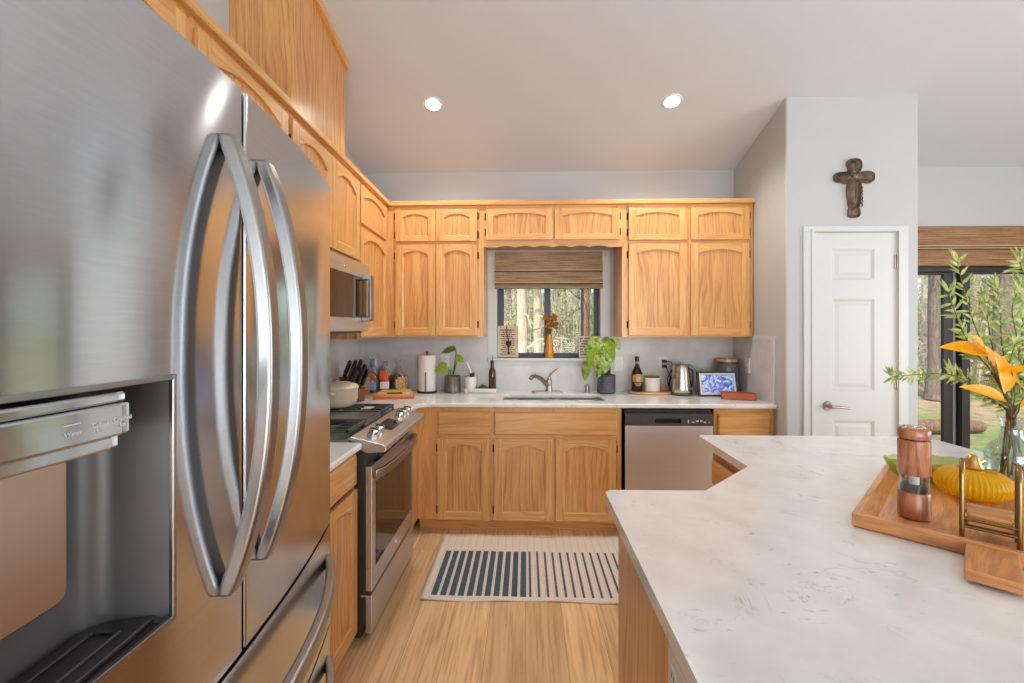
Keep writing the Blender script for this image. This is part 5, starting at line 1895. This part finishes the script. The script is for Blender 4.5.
# boards in front
cb = MB(); cb.prism(rrect(-.145, .145, -.085, .085, .012), 2, 0, .014, 0)
t_ = at(cb.build('cutting_board', RED_ORANGE, None, bevel=.002), (-.975, 3.315, Z + .0005), radians(14)); tag(t_, 'thin orange red board, lowest of the small stack before the bread bin', 'cutting board')
cb = MB(); cb.prism(rrect(-.142, .138, -.082, .082, .012), 2, 0, .016, 0)
t_ = at(cb.build('cutting_board', PINE, None, bevel=.002), (-.977, 3.322, Z + .015), radians(11)); tag(t_, 'pale wooden board in the middle of the small stack before the bread bin', 'cutting board')
BK = thing('book', 'yellow notebook on top of the small stack of boards', 'book', (-.975, 3.335, Z + .0315), radians(9))
mb = MB(); mb.box(-.115, .115, -.07, .07, 0, .003); mb.box(-.115, .115, -.07, .07, .013, .016); mb.box(-.115, -.112, -.07, .07, 0, .016); mb.build('cover', YELLOW, BK)
mb = MB(); mb.box(-.112, .112, -.067, .067, .003, .013); mb.build('pages', LBL_WHITE, BK)
mb = MB(); mb.box(-.05, .06, -.0705, -.069, .004, .012); mb.build('elastic_band', BLACK, BK)

# ================================================================== ISLAND THINGS
A = Vector((.846, 1.196)); E1 = Vector((.700, .714)); E2 = Vector((.714, -.700))
TL, TW, TH = .66, .50, .036
TZ = .9145
tc = A + E1 * (TL / 2) + E2 * (TW / 2)
ta = math.atan2(E1.y, E1.x)       # local x along E1, local y along -E2


def on_tray(d1, d2, z=0.0):
    v = A + E1 * d1 + E2 * d2
    return (v.x, v.y, TZ + .012 + z)


TR = thing('serving_tray', 'large wooden serving tray with block handles on the island top', 'tray', (tc.x, tc.y, TZ), ta)
a_, b_ = TL / 2, TW / 2
mb = MB()
O = [(-a_, -b_), (a_, -b_), (a_, b_), (-a_, b_)]
sh = lambda q: [(-a_ + q, -b_ + q), (a_ - q, -b_ + q), (a_ - q, b_ - q), (-a_ + q, b_ - q)]
lev = [(0.006, 0), (0, .004), (0, TH), (.016, TH), (.040, .0115), (.042, .011)]
vs = []
for q, z in lev:
    vs += [(x, y, z) for x, y in sh(q)]
for k in range(4):
    g_ = 0 if k % 2 == 0 else 1
    fsd = [(l * 4 + k, l * 4 + (k + 1) % 4, (l + 1) * 4 + (k + 1) % 4, (l + 1) * 4 + k) for l in range(len(lev) - 1)]
    mb.faces(vs, fsd, g_)
bmesh.ops.remove_doubles(mb.bm, verts=mb.bm.verts, dist=1e-6)
mb.build('rim', TEAK, TR, bevel=.002)
mb = MB()
nb = 5
for k in range(nb):
    ya, yb_ = -b_ + .04 + (TW - .08) * k / nb, -b_ + .04 + (TW - .08) * (k + 1) / nb
    mb.box(-a_ + .041, a_ - .041, ya, yb_, .002, .011, 0)
mb.build('floor_boards', TEAK, TR)
for sgn in (-1, 1):
    mb = MB(); xa, xb = sorted((sgn * (a_ - .002), sgn * (a_ + .155)))
    mb.box(xa, xb, -.041, .041, .006, .030, 0); mb.build('handle', TEAK, TR, bevel=.003)

mp0 = at_z(914, 517, .9265)
PM = thing('pepper_mill', 'tall figured wood pepper mill with a clear window and peppercorns', 'pepper mill', (mp0.x, mp0.y, .9270))
R = .0345
mb = MB(); mb.lathe([(R - .004, 0), (R, .004), (R, .068), (R - .001, .070)], (0, 0, 0), 40); mb.build('base', MILLWOOD, PM, smooth=True)
mb = MB(); mb.lathe([(R - .003, .070), (R - .003, .115)], (0, 0, 0), 40); mb.build('window', CLEAR, PM, smooth=True)
mb = MB(); mb.lathe([(R - .006, .0705), (R - .006, .080), (R - .012, .090), (.001, .086)], (0, 0, 0), 24); tag(mb.build('peppercorns', PEPPER, PM, smooth=True), kind='stuff')
mb = MB(); mb.lathe([(.011, .086), (.011, .1148)], (0, 0, 0), 16); mb.build('grinder_shaft', LBL_WHITE, PM, smooth=True)
mb = MB(); mb.lathe([(R - .001, .115), (R, .117), (R, .205), (R - .002, .207)], (0, 0, 0), 40); mb.build('body', MILLWOOD, PM, smooth=True)
mb = MB(); mb.lathe([(R - .004, .207), (R - .004, .211)], (0, 0, 0), 40); mb.build('groove_ring', BLACK, PM, smooth=True)
mb = MB(); mb.lathe([(R - .001, .211), (R, .213), (R, .232), (R - .004, .238), (.024, .240)], (0, 0, 0), 40); mb.build('cap', MILLWOOD, PM, smooth=True)
mb = MB(); mb.lathe([(.026, .238), (.024, .2415), (.018, .240), (.016, .236), (.007, .236), (.006, .243), (.001, .244)], (0, 0, 0), 30); mb.build('top_button', CHROME, PM, smooth=True)

gp = at_z(934, 483, .935)
GD = thing('glass_dish', 'olive green oval glass dish with a scalloped rim on the tray', 'dish', (gp.x + .035, gp.y + .045, .9268), radians(-8))
mb = MB()
n = 56


def dishring(sc, z, scal=0):
    out = []
    for k in range(n):
        q = 2 * pi * k / n
        x = .136 * sc * math.copysign(abs(cos(q)) ** .95, cos(q)); y = .064 * sc * sin(q)
        ends = abs(cos(q)) ** 8
        out.append((x * (1 + .04 * ends), y, z + scal * (.002 * cos(14 * q) + .004 * ends)))
    return out


lv = [(.55, 0, 0), (.62, .002, 0), (.80, .022, 0), (.93, .048, .5), (1.0, .068, 1), (.985, .0695, 1), (.91, .049, .5), (.78, .024, 0), (.58, .006, 0)]
vs = []
for sc, z, c_ in lv:
    vs += dishring(sc, z, c_)
fs = [(l * n + k, l * n + (k + 1) % n, (l + 1) * n + (k + 1) % n, (l + 1) * n + k) for l in range(len(lv) - 1) for k in range(n)] + [tuple(range(n)), tuple(range((len(lv) - 1) * n, len(lv) * n))]
mb.faces(vs, fs)
mb.build('dish_bowl', GREENGLASS, GD, smooth=True, angle=70)

jp = at_z(973, 495, .935)
AJ = thing('lidded_jar', 'ribbed amber glass pumpkin shaped dish with a gold stem on the tray', 'jar', (jp.x, jp.y, .9268))
mb = MB()
pf = []
for k in range(17):
    th = -1.30 + 2.62 * k / 16
    pf.append((.084 * cos(th) ** .62, .044 + .044 * sin(th)))
mb.lathe(pf, (0, 0, 0), 288, 2, None, 44, .05)
mb.build('jar_body', AMBERGLASS, AJ, smooth=True, angle=80)
mb = MB(); mb.lathe([(.001, .086), (.022, .087), (.024, .092), (.020, .100), (.016, .112), (.013, .122), (.006, .128), (.001, .129)], (0, 0, 0), 24); mb.tube([(.01, 0, .10), (.035, .005, .108), (.04, .006, .104)], [.006, .005, .004], 8)
mb.build('stem', GOLD, AJ, smooth=True)

hL, hR = at_z(963, 541, .9275), at_z(1018, 549, .9275)
hv = Vector((.72, -.69, 0))
han = math.atan2(hv.y, hv.x)
hc = (hL + hR) / 2 + Vector((-hv.y, hv.x, 0)) * .034
hp_ = (hc.x, hc.y, TZ + .012)
HD = thing('coaster_holder', 'antique brass wire holder with two upright loops on the tray', 'holder', hp_, han)
mb = MB()
hw, hd = .046, .055
for sx in (-hw, hw):
    P_ = [(sx, -hd * .62, 0), (sx, -hd * .62, .15)] + [(sx, -hd * .62 * cos(pi * k / 8), .15 + .032 * sin(pi * k / 8)) for k in range(1, 8)] + [(sx, hd * .62, .15), (sx, hd * .62, 0)]
    mb = MB(); mb.tube(P_, .0052, 10); mb.build('loop', BRASS, HD, smooth=True)
mb = MB()
for z_ in (.032, .050):
    mb.tube([(-hw, -hd * .62, z_), (hw, -hd * .62, z_)], .0036, 8); mb.tube([(-hw, hd * .62, z_), (hw, hd * .62, z_)], .0036, 8)
for y_ in (-hd * .3, 0, hd * .3):
    mb.tube([(-hw, y_, .032), (hw, y_, .032)], .003, 8)
for sx in (-hw, hw):
    mb.tube([(sx, -hd * .62, .032), (sx, hd * .62, .032)], .0036, 8)
mb.build('rails', BRASS, HD, smooth=True)
cs = None
for k in range(3):
    mb = MB(); mb.prism(rrect(-hw + .008, hw - .008, -.028, .06, .004), 2, 0, .009, 0)
    lb = ('square wooden coaster, topmost in the brass holder', 'square wooden coaster, middle one in the brass holder', 'square wooden coaster, lowest in the brass holder')[2 - k]
    t_ = at(mb.build('coaster', TEAK, None, bevel=.0015), (hp_[0], hp_[1], hp_[2] + .0362 + k * .0095), han); tag(t_, lb, 'coaster', 'wooden coasters in the brass holder')

# glass vase with branches and orange leaves
vp = at_z(1018, 486, .914)
VX, VY = vp.x, vp.y + .02
VS = thing('glass_vase', 'clear round glass vase of leafy branches standing behind the tray', 'vase', (VX, VY, .9145))
VSC = .74
vpr = [(.055, 0), (.075, .006), (.087, .04), (.088, .095), (.075, .13), (.045, .15), (.036, .165), (.034, .19), (.040, .215), (.050, .222), (.048, .222), (.037, .212), (.031, .19), (.033, .166), (.042, .147), (.072, .127), (.084, .095), (.083, .04), (.072, .012), (.001, .01)]
mb = MB(); mb.lathe([(r_ * VSC, z_) for r_, z_ in vpr], (0, 0, 0), 48); mb.build('vase_glass', CLEAR, VS, smooth=True, angle=70)
mb = MB(); mb.lathe([(r_ * VSC, z_) for r_, z_ in ((.001, .0105), (.071, .0125), (.0825, .04), (.0835, .085), (.001, .085))], (0, 0, 0), 40); mb.build('water', WATER, VS, smooth=True, angle=60)


def vpt(px_, py_, depth):
    """a point of a branch at the pixel ray, at a given distance into the room"""
    return at_y(px_, py_, depth)


rr = random.Random(11)
BR = [
    ([(1016, 425), (1004, 392), (985, 350), (970, 312), (957, 262)], VY - .02, LEAF_WILLOW, 1.0),
    ([(1010, 420), (985, 395), (955, 376), (925, 374), (892, 377)], VY - .10, LEAF_WILLOW, .8),
    ([(1018, 425), (1010, 385), (1002, 345), (1000, 310), (997, 288)], VY + .03, LEAF_WILLOW, 1.1),
    ([(1020, 425), (1024, 380), (1022, 330), (1026, 290), (1020, 262)], VY - .02, LEAF_WILLOW, 1.15),
    ([(1018, 420), (996, 378), (975, 352), (962, 330), (948, 292)], VY - .05, LEAF_WILLOW, 1.0),
    ([(1024, 420), (1040, 370), (1045, 320), (1052, 280)], VY, LEAF_WILLOW, 1.15),
    ([(1022, 425), (1012, 395), (1008, 370), (1015, 345)], VY - .06, LEAF_WILLOW, 1.0),
    ([(1016, 422), (990, 400), (970, 380), (950, 372)], VY - .02, LEAF_WILLOW, .9),
    ([(1020, 425), (1000, 380), (990, 335), (985, 300)], VY + .06, LEAF_WILLOW, 1.0),
    ([(1022, 425), (1020, 360), (1012, 310), (1022, 285)], VY - .08, LEAF_WILLOW, 1.0),
    ([(1022, 425), (1030, 380), (1018, 355), (1030, 320)], VY - .04, LEAF_WILLOW, 1.1),
]
for bi, (pp, Yd, lm, ls) in enumerate(BR):
    neck = Vector((VX + rr.uniform(-.015, .015), VY + rr.uniform(-.015, .015), .9145 + .215))
    foot = Vector((VX + rr.uniform(-.03, .03), VY + rr.uniform(-.03, .03), .9145 + .02))
    P_ = [foot, neck]
    for k, (x_, y_) in enumerate(pp[1:]):
        t = (k + 1) / (len(pp) - 1)
        P_.append(vpt(x_, y_, VY + (Yd - VY) * t + .03 * sin(k * 2.1 + bi)))
    # smooth it
    S_ = []
    for k in range(len(P_) - 1):
        p0_, p1_, p2_, p3_ = P_[max(k - 1, 0)], P_[k], P_[k + 1], P_[min(k + 2, len(P_) - 1)]
        for j in range(5):
            t = j / 5
            S_.append(0.5 * ((2 * p1_) + (p2_ - p0_) * t + (2 * p0_ - 5 * p1_ + 4 * p2_ - p3_) * t * t + (3 * p1_ - p0_ - 3 * p2_ + p3_) * t ** 3))
    S_.append(P_[-1])
    b0_ = Vector((VX, VY, .9145))
    mb = MB(); mb.tube([tuple(p - b0_) for p in S_], [.0032 - .0022 * k / (len(S_) - 1) for k in range(len(S_))], 6)
    st = mb.build('branch', TWIG, VS, smooth=True)
    mb = MB()
    for k in range(8, len(S_)):
        d_ = (S_[k] - S_[k - 1]).normalized()
        for sgn in (-1, 1):
            for rep in range(2):
                if rep and rr.random() < .35:
                    continue
                sd = d_.cross(Vector((rr.uniform(-.3, .3), -1, rr.uniform(-.3, .3)))).normalized() * sgn
                dd = (d_ * rr.uniform(.35, .9) + sd * rr.uniform(.5, 1.0) + Vector((0, rr.uniform(-.5, .5), rr.uniform(-.15, .25)))).normalized()
                o_ = S_[k] - b0_ + (S_[k - 1] - S_[k]) * rr.random()
                mb.leaf(o_, dd, (rr.uniform(-.4, .4), -1, rr.uniform(.1, .7)), rr.uniform(.030, .050) * ls, rr.uniform(.008, .013) * ls, rr.uniform(-.1, .3), .2, 5)
    for q in range(3):
        mb.leaf(S_[-1] - b0_, (rr.uniform(-.6, .6), rr.uniform(-.3, .3), 1), (0, -1, .2), .05 * ls, .013 * ls, .1, .2)
    tag(mb.build('leaves', lm, st, smooth='leaf'), kind='stuff')
OL = [((986, 353), (944, 344), 0, .30, -.02), ((1004, 399), (965, 384), 0, .26, -.05), ((990, 370), (989, 346), 0, .5, 0), ((1006, 392), (1000, 352), 0, .42, -.02), ((1020, 385), (1008, 372), 0, .7, .02), ((1012, 372), (1030, 366), 0, .5, -.04), ((984, 352), (974, 334), 0, .45, -.03), ((1020, 404), (1030, 392), 0, .6, -.06)]
for k, (o_, e_, L_, W_, dy) in enumerate(OL):
    po, pe = vpt(o_[0], o_[1], VY - .05 + dy), vpt(e_[0], e_[1], VY - .09 + dy)
    mb = MB()
    d_ = pe - po
    mb.leaf(po - b0_, d_, (-.15, -.75, .65), d_.length, d_.length * W_, .10, .35, 10, .8, .35)
    mb.build('orange_leaf', ORANGE, VS, smooth='leaf')
    mb = MB(); nk = Vector((VX, VY, .9145 + .2)); mb.tube([tuple(nk - b0_), tuple((nk + po) / 2 - b0_ + Vector((.01, 0, .01))), tuple(po - b0_)], .0018, 5); mb.build('orange_leaf_stalk', TWIG, VS)

# ================================================================== THE FOREST OUTSIDE
GZ = -.32
mb = MB(); mb.grid(lambda u, v: (-30 + 90 * u, YB + .16 + 70 * v, GZ + .08 * sin(u * 60) * sin(v * 47) * min(1, v * 8)), 60, 50)
struct(mb.build('ground', m_ground(), None, smooth=True))
BARK_PALE = m_bark('pale_bark', (150, 130, 108), (208, 190, 164), (236, 222, 200))
BARK_GREY = m_bark('grey_bark', (74, 66, 60), (118, 106, 98), (152, 138, 126))
BARK_BROWN = m_bark('brown_bark', (84, 62, 48), (128, 98, 78), (164, 132, 108))
NEEDLE = m_leaf('pine_foliage', (120, 136, 92), (186, 194, 150), .8)
NEEDLE2 = m_leaf('dry_foliage', (150, 146, 112), (214, 208, 178), .8)
BUSHLEAF = m_leaf('bush_leaf', (96, 122, 56), (160, 176, 96), .7)


def trunk_mesh(r0, h, seed, branches):
    rr = random.Random(seed)
    mb = MB()
    n = 14
    P_, R_l = [], []
    for k in range(n + 1):
        t = k / n
        P_.append((.10 * sin(t * 4 + seed) * t, .10 * cos(t * 3 + seed) * t, h * t))
        R_l.append(r0 * (1.35 if k == 0 else 1.0 - .72 * t) * (1 + .05 * sin(k * 2.3 + seed)))
    mb.tube(P_, R_l, 14)
    for _ in range(branches):
        z = rr.uniform(.6, h * .75)
        a = rr.uniform(0, 2 * pi)
        L_ = rr.uniform(.5, 1.6)
        d_ = Vector((cos(a), sin(a), rr.uniform(-.35, .45)))
        p_ = Vector((0, 0, z))
        mb.tube([tuple(p_), tuple(p_ + d_ * L_ * .5 + Vector((0, 0, rr.uniform(-.1, .1)))), tuple(p_ + d_ * L_ + Vector((0, 0, rr.uniform(-.3, .2))))], [r0 * .16, r0 * .10, r0 * .04], 6)
    return mb


def leaf_cloud(count, rad, z0, z1, size, seed, taper=True):
    rr = random.Random(seed)
    mb = MB()
    clumps = []
    for _ in range(max(8, count // 34)):
        z = rr.uniform(z0, z1)
        t = (z - z0) / (z1 - z0)
        R_ = rad * ((1 - .8 * t) if taper else (.5 + .5 * sin(pi * min(1, t + .15))))
        a = rr.uniform(0, 2 * pi)
        q = R_ * rr.uniform(.25, 1) ** .7
        clumps.append((q * cos(a), q * sin(a), z))
    for i in range(count):
        c_ = clumps[i % len(clumps)]
        s_ = size * rr.uniform(.6, 1.5)
        o_ = (c_[0] + rr.gauss(0, rad * .13), c_[1] + rr.gauss(0, rad * .13), c_[2] + rr.gauss(0, rad * .10))
        mb.leaf(o_, (rr.uniform(-1, 1), rr.uniform(-1, 1), rr.uniform(-.6, .8)), (rr.uniform(-1, 1), rr.uniform(-1, 1), 1), s_, s_ * .42, .2, .2, 2)
    return mb


def tree_proto(nm, label, bark, leafm, r0, h, seed, br, leaves, rad, z0, size, group):
    t_ = thing(nm, label, 'tree', (0, 0, GZ), 0, group)
    trunk_mesh(r0, h, seed, br).build('trunk', bark, t_, smooth=True)
    tag(leaf_cloud(leaves, rad, z0, h + .3, size, seed + 50).build('foliage', leafm, t_, smooth='leaf'), kind='stuff')
    return t_


GR1 = 'forest trees beyond the sink window'
GR2 = 'forest trees beyond the sliding door'
LB1 = 'slender forest tree standing behind the others beyond the sink window'
LB2 = 'slender forest tree standing farther back beyond the sliding glass door'
protos = {
    'pale': tree_proto('pine_tree', 'tall pale barked tree trunk beyond the left pane of the sink window', BARK_PALE, NEEDLE, .20, 9, 1, 16, 700, 1.7, 3.4, .22, GR1),
    'grey': tree_proto('pine_tree', 'thick grey pine trunk beyond the left side of the sliding door', BARK_GREY, NEEDLE, .30, 11, 2, 12, 700, 2.0, 3.6, .25, GR2),
    'brown': tree_proto('pine_tree', 'dark brown tree trunk beyond the right pane of the sink window', BARK_BROWN, NEEDLE2, .16, 8, 3, 18, 900, 1.5, 2.4, .2, GR1),
}
used = {k: False for k in protos}


def put(kind, px_, depth, sc=1.0, label=None, group=None, rz=None):
    p = at_y(px_, 330, depth)
    if used[kind]:
        o = copy_tree(protos[kind])
    else:
        o = protos[kind]; used[kind] = True
    o.location = (p.x, p.y, GZ - .02)
    o.rotation_euler = (0, 0, rz if rz is not None else (px_ * 1.7) % 6.28)
    o.scale = (sc, sc, 1.0 if sc < 1.3 else sc * .8)
    if label:
        o['label'] = label
    if group:
        o['group'] = group
    return o


put('pale', 523, 8.4, .60)
put('brown', 586, 7.8, .52)
put('grey', 937, 11.5, .62)
put('pale', 538, 9.6, .52, 'second pale trunk just right of the big one beyond the sink window', GR1)
put('grey', 1006, 11.0, .85, 'thickest grey pine trunk beyond the right panel of the sliding door', GR2)
for px_, dp, kd, sc in ((508, 17, 'grey', .6), (556, 16, 'grey', .55), (565, 20, 'brown', .9), (577, 18, 'grey', .5), (548, 24, 'pale', .8), (596, 22, 'pale', .7), (515, 26, 'brown', .8), (531, 30, 'grey', .8), (571, 30, 'pale', .9), (602, 28, 'grey', .8), (540, 38, 'brown', 1.0), (560, 40, 'grey', 1.0), (590, 42, 'brown', 1.0), (500, 36, 'pale', 1.0)):
    put(kd, px_, dp, sc, LB1, GR1)
for px_, dp, kd, sc in ((924, 17, 'pale', .6), (929, 21, 'pale', .55), (951, 20, 'brown', .8), (962, 24, 'grey', .7), (975, 18, 'pale', .5), (983, 27, 'brown', .9), (992, 22, 'grey', .6), (1018, 24, 'pale', .7), (1022, 19, 'brown', .7), (1036, 14, 'grey', .6), (968, 34, 'grey', .9), (941, 36, 'brown', 1.0), (999, 38, 'pale', .9), (956, 44, 'grey', 1.1), (1015, 46, 'brown', 1.1), (926, 44, 'grey', 1.1)):
    put(kd, px_, dp, sc, LB2, GR2)

# undergrowth
def bush(loc, sc, label, group, proto=[None]):
    if proto[0] is None:
        b = thing('bush', label, 'bush', loc, 0, group)
        mb = MB()
        rr = random.Random(4)
        for _ in range(14):
            a = rr.uniform(0, 2 * pi)
            mb.tube([(0, 0, 0), (.25 * cos(a), .25 * sin(a), .7), (.6 * cos(a), .6 * sin(a), rr.uniform(1.1, 1.9))], [.025, .016, .006], 5)
        mb.build('stems', BARK_PALE, b)
        tag(leaf_cloud(1300, .95, .25, 2.0, .13, 77, False).build('foliage', BUSHLEAF, b, smooth='leaf'), kind='stuff')
        proto[0] = b
    else:
        b = copy_tree(proto[0])
    b.location = loc
    b.scale = (sc, sc, sc)
    b.rotation_euler = (0, 0, loc[0] * 2.3)
    b['label'] = label
    b['group'] = group
    return b


for px_, dp, sc in ((505, 14, .9), (530, 17, 1.0), (546, 14.5, .8), (563, 15, 1.2), (580, 21, 1.4), (600, 15, 1.2), (517, 22, 1.5), (552, 26, 1.7), (572, 34, 2.2), (537, 34, 2.2), (598, 33, 2.2)):
    p = at_y(px_, 330, dp)
    bush((p.x, p.y, GZ), sc, 'leafy bush growing between the trunks beyond the sink window', 'bushes beyond the sink window')
for px_, dp, sc in ((925, 26, 1.5), (945, 30, 1.9), (967, 28, 1.7), (985, 32, 2.0), (1004, 30, 1.8), (1022, 27, 1.7), (933, 40, 2.6), (957, 42, 2.6), (992, 44, 2.8), (1024, 42, 2.6)):
    p = at_y(px_, 330, dp)
    bush((p.x, p.y, GZ), sc, 'leafy bush growing between the trunks beyond the sliding glass door', 'bushes beyond the sliding door')
# fine twiggy saplings close to the house
SAPM = m_leaf('sapling_leaf', (112, 128, 88), (214, 220, 186), .7)
SPR = None
for q_, (px_, dp, sc) in enumerate(((504, 11.5, .9), (512, 13.6, 1.1), (532, 12.4, .95), (549, 13.0, 1.0), (561, 11.4, .85), (574, 13.8, 1.1), (600, 12.5, 1.0), (916, 14.0, 1.3), (948, 15.0, 1.5), (969, 14.2, 1.4), (990, 15.5, 1.5), (1020, 14.6, 1.4))):
    pp = at_y(px_, 330, dp)
    snk = px_ < 700
    lb = 'pale twiggy sapling close behind the sink window' if snk else 'pale twiggy sapling among the trunks outside the sliding door'
    gr = 'saplings behind the sink window' if snk else 'saplings outside the sliding door'
    if SPR is None:
        SPR = thing('sapling', lb, 'sapling', (0, 0, 0), 0, gr)
        mb = MB()
        rr = random.Random(21)
        for _ in range(9):
            a = rr.uniform(0, 2 * pi); h_ = rr.uniform(1.6, 3.4); l_ = rr.uniform(.2, .7)
            base_ = Vector((rr.uniform(-.25, .25), rr.uniform(-.25, .25), 0))
            tip_ = base_ + Vector((l_ * cos(a), l_ * sin(a), h_))
            mb.tube([tuple(base_), tuple((base_ + tip_) / 2 + Vector((rr.uniform(-.1, .1), rr.uniform(-.1, .1), 0))), tuple(tip_)], [.022, .014, .004], 5)
            for _k in range(12):
                t = rr.uniform(.25, .95); s0 = base_.lerp(tip_, t)
                d_ = Vector((rr.uniform(-1, 1), rr.uniform(-1, 1), rr.uniform(-.1, .8)))
                mb.tube([tuple(s0), tuple(s0 + d_ * .22), tuple(s0 + d_ * .45 + Vector((0, 0, rr.uniform(-.1, .1))))], [.008, .005, .002], 4)
        mb.build('twigs', BARK_PALE, SPR)
        tag(leaf_cloud(1300, .8, .1, 3.4, .085, 31, False).build('foliage', SAPM, SPR, smooth='leaf'), kind='stuff')
        o = SPR
    else:
        o = copy_tree(SPR)
    o['label'] = lb; o['group'] = gr
    o.location = (pp.x, pp.y, GZ - .02); o.rotation_euler = (0, 0, q_ * 1.9); o.scale = (sc, sc, sc)
# fallen logs and rocks beside the house, seen low through the slider
p = at_y(932, 415, 7.6)
lg = MB(); lg.tube([(-.9, 0, .12), (0, .05, .14), (.9, -.05, .12)], [.13, .12, .10], 12)
t_ = at(lg.build('fallen_log', BARK_BROWN, None, smooth=True), (p.x, 7.6, GZ - .01), .2); tag(t_, 'dark fallen log on the ground beyond the sliding door', 'log')
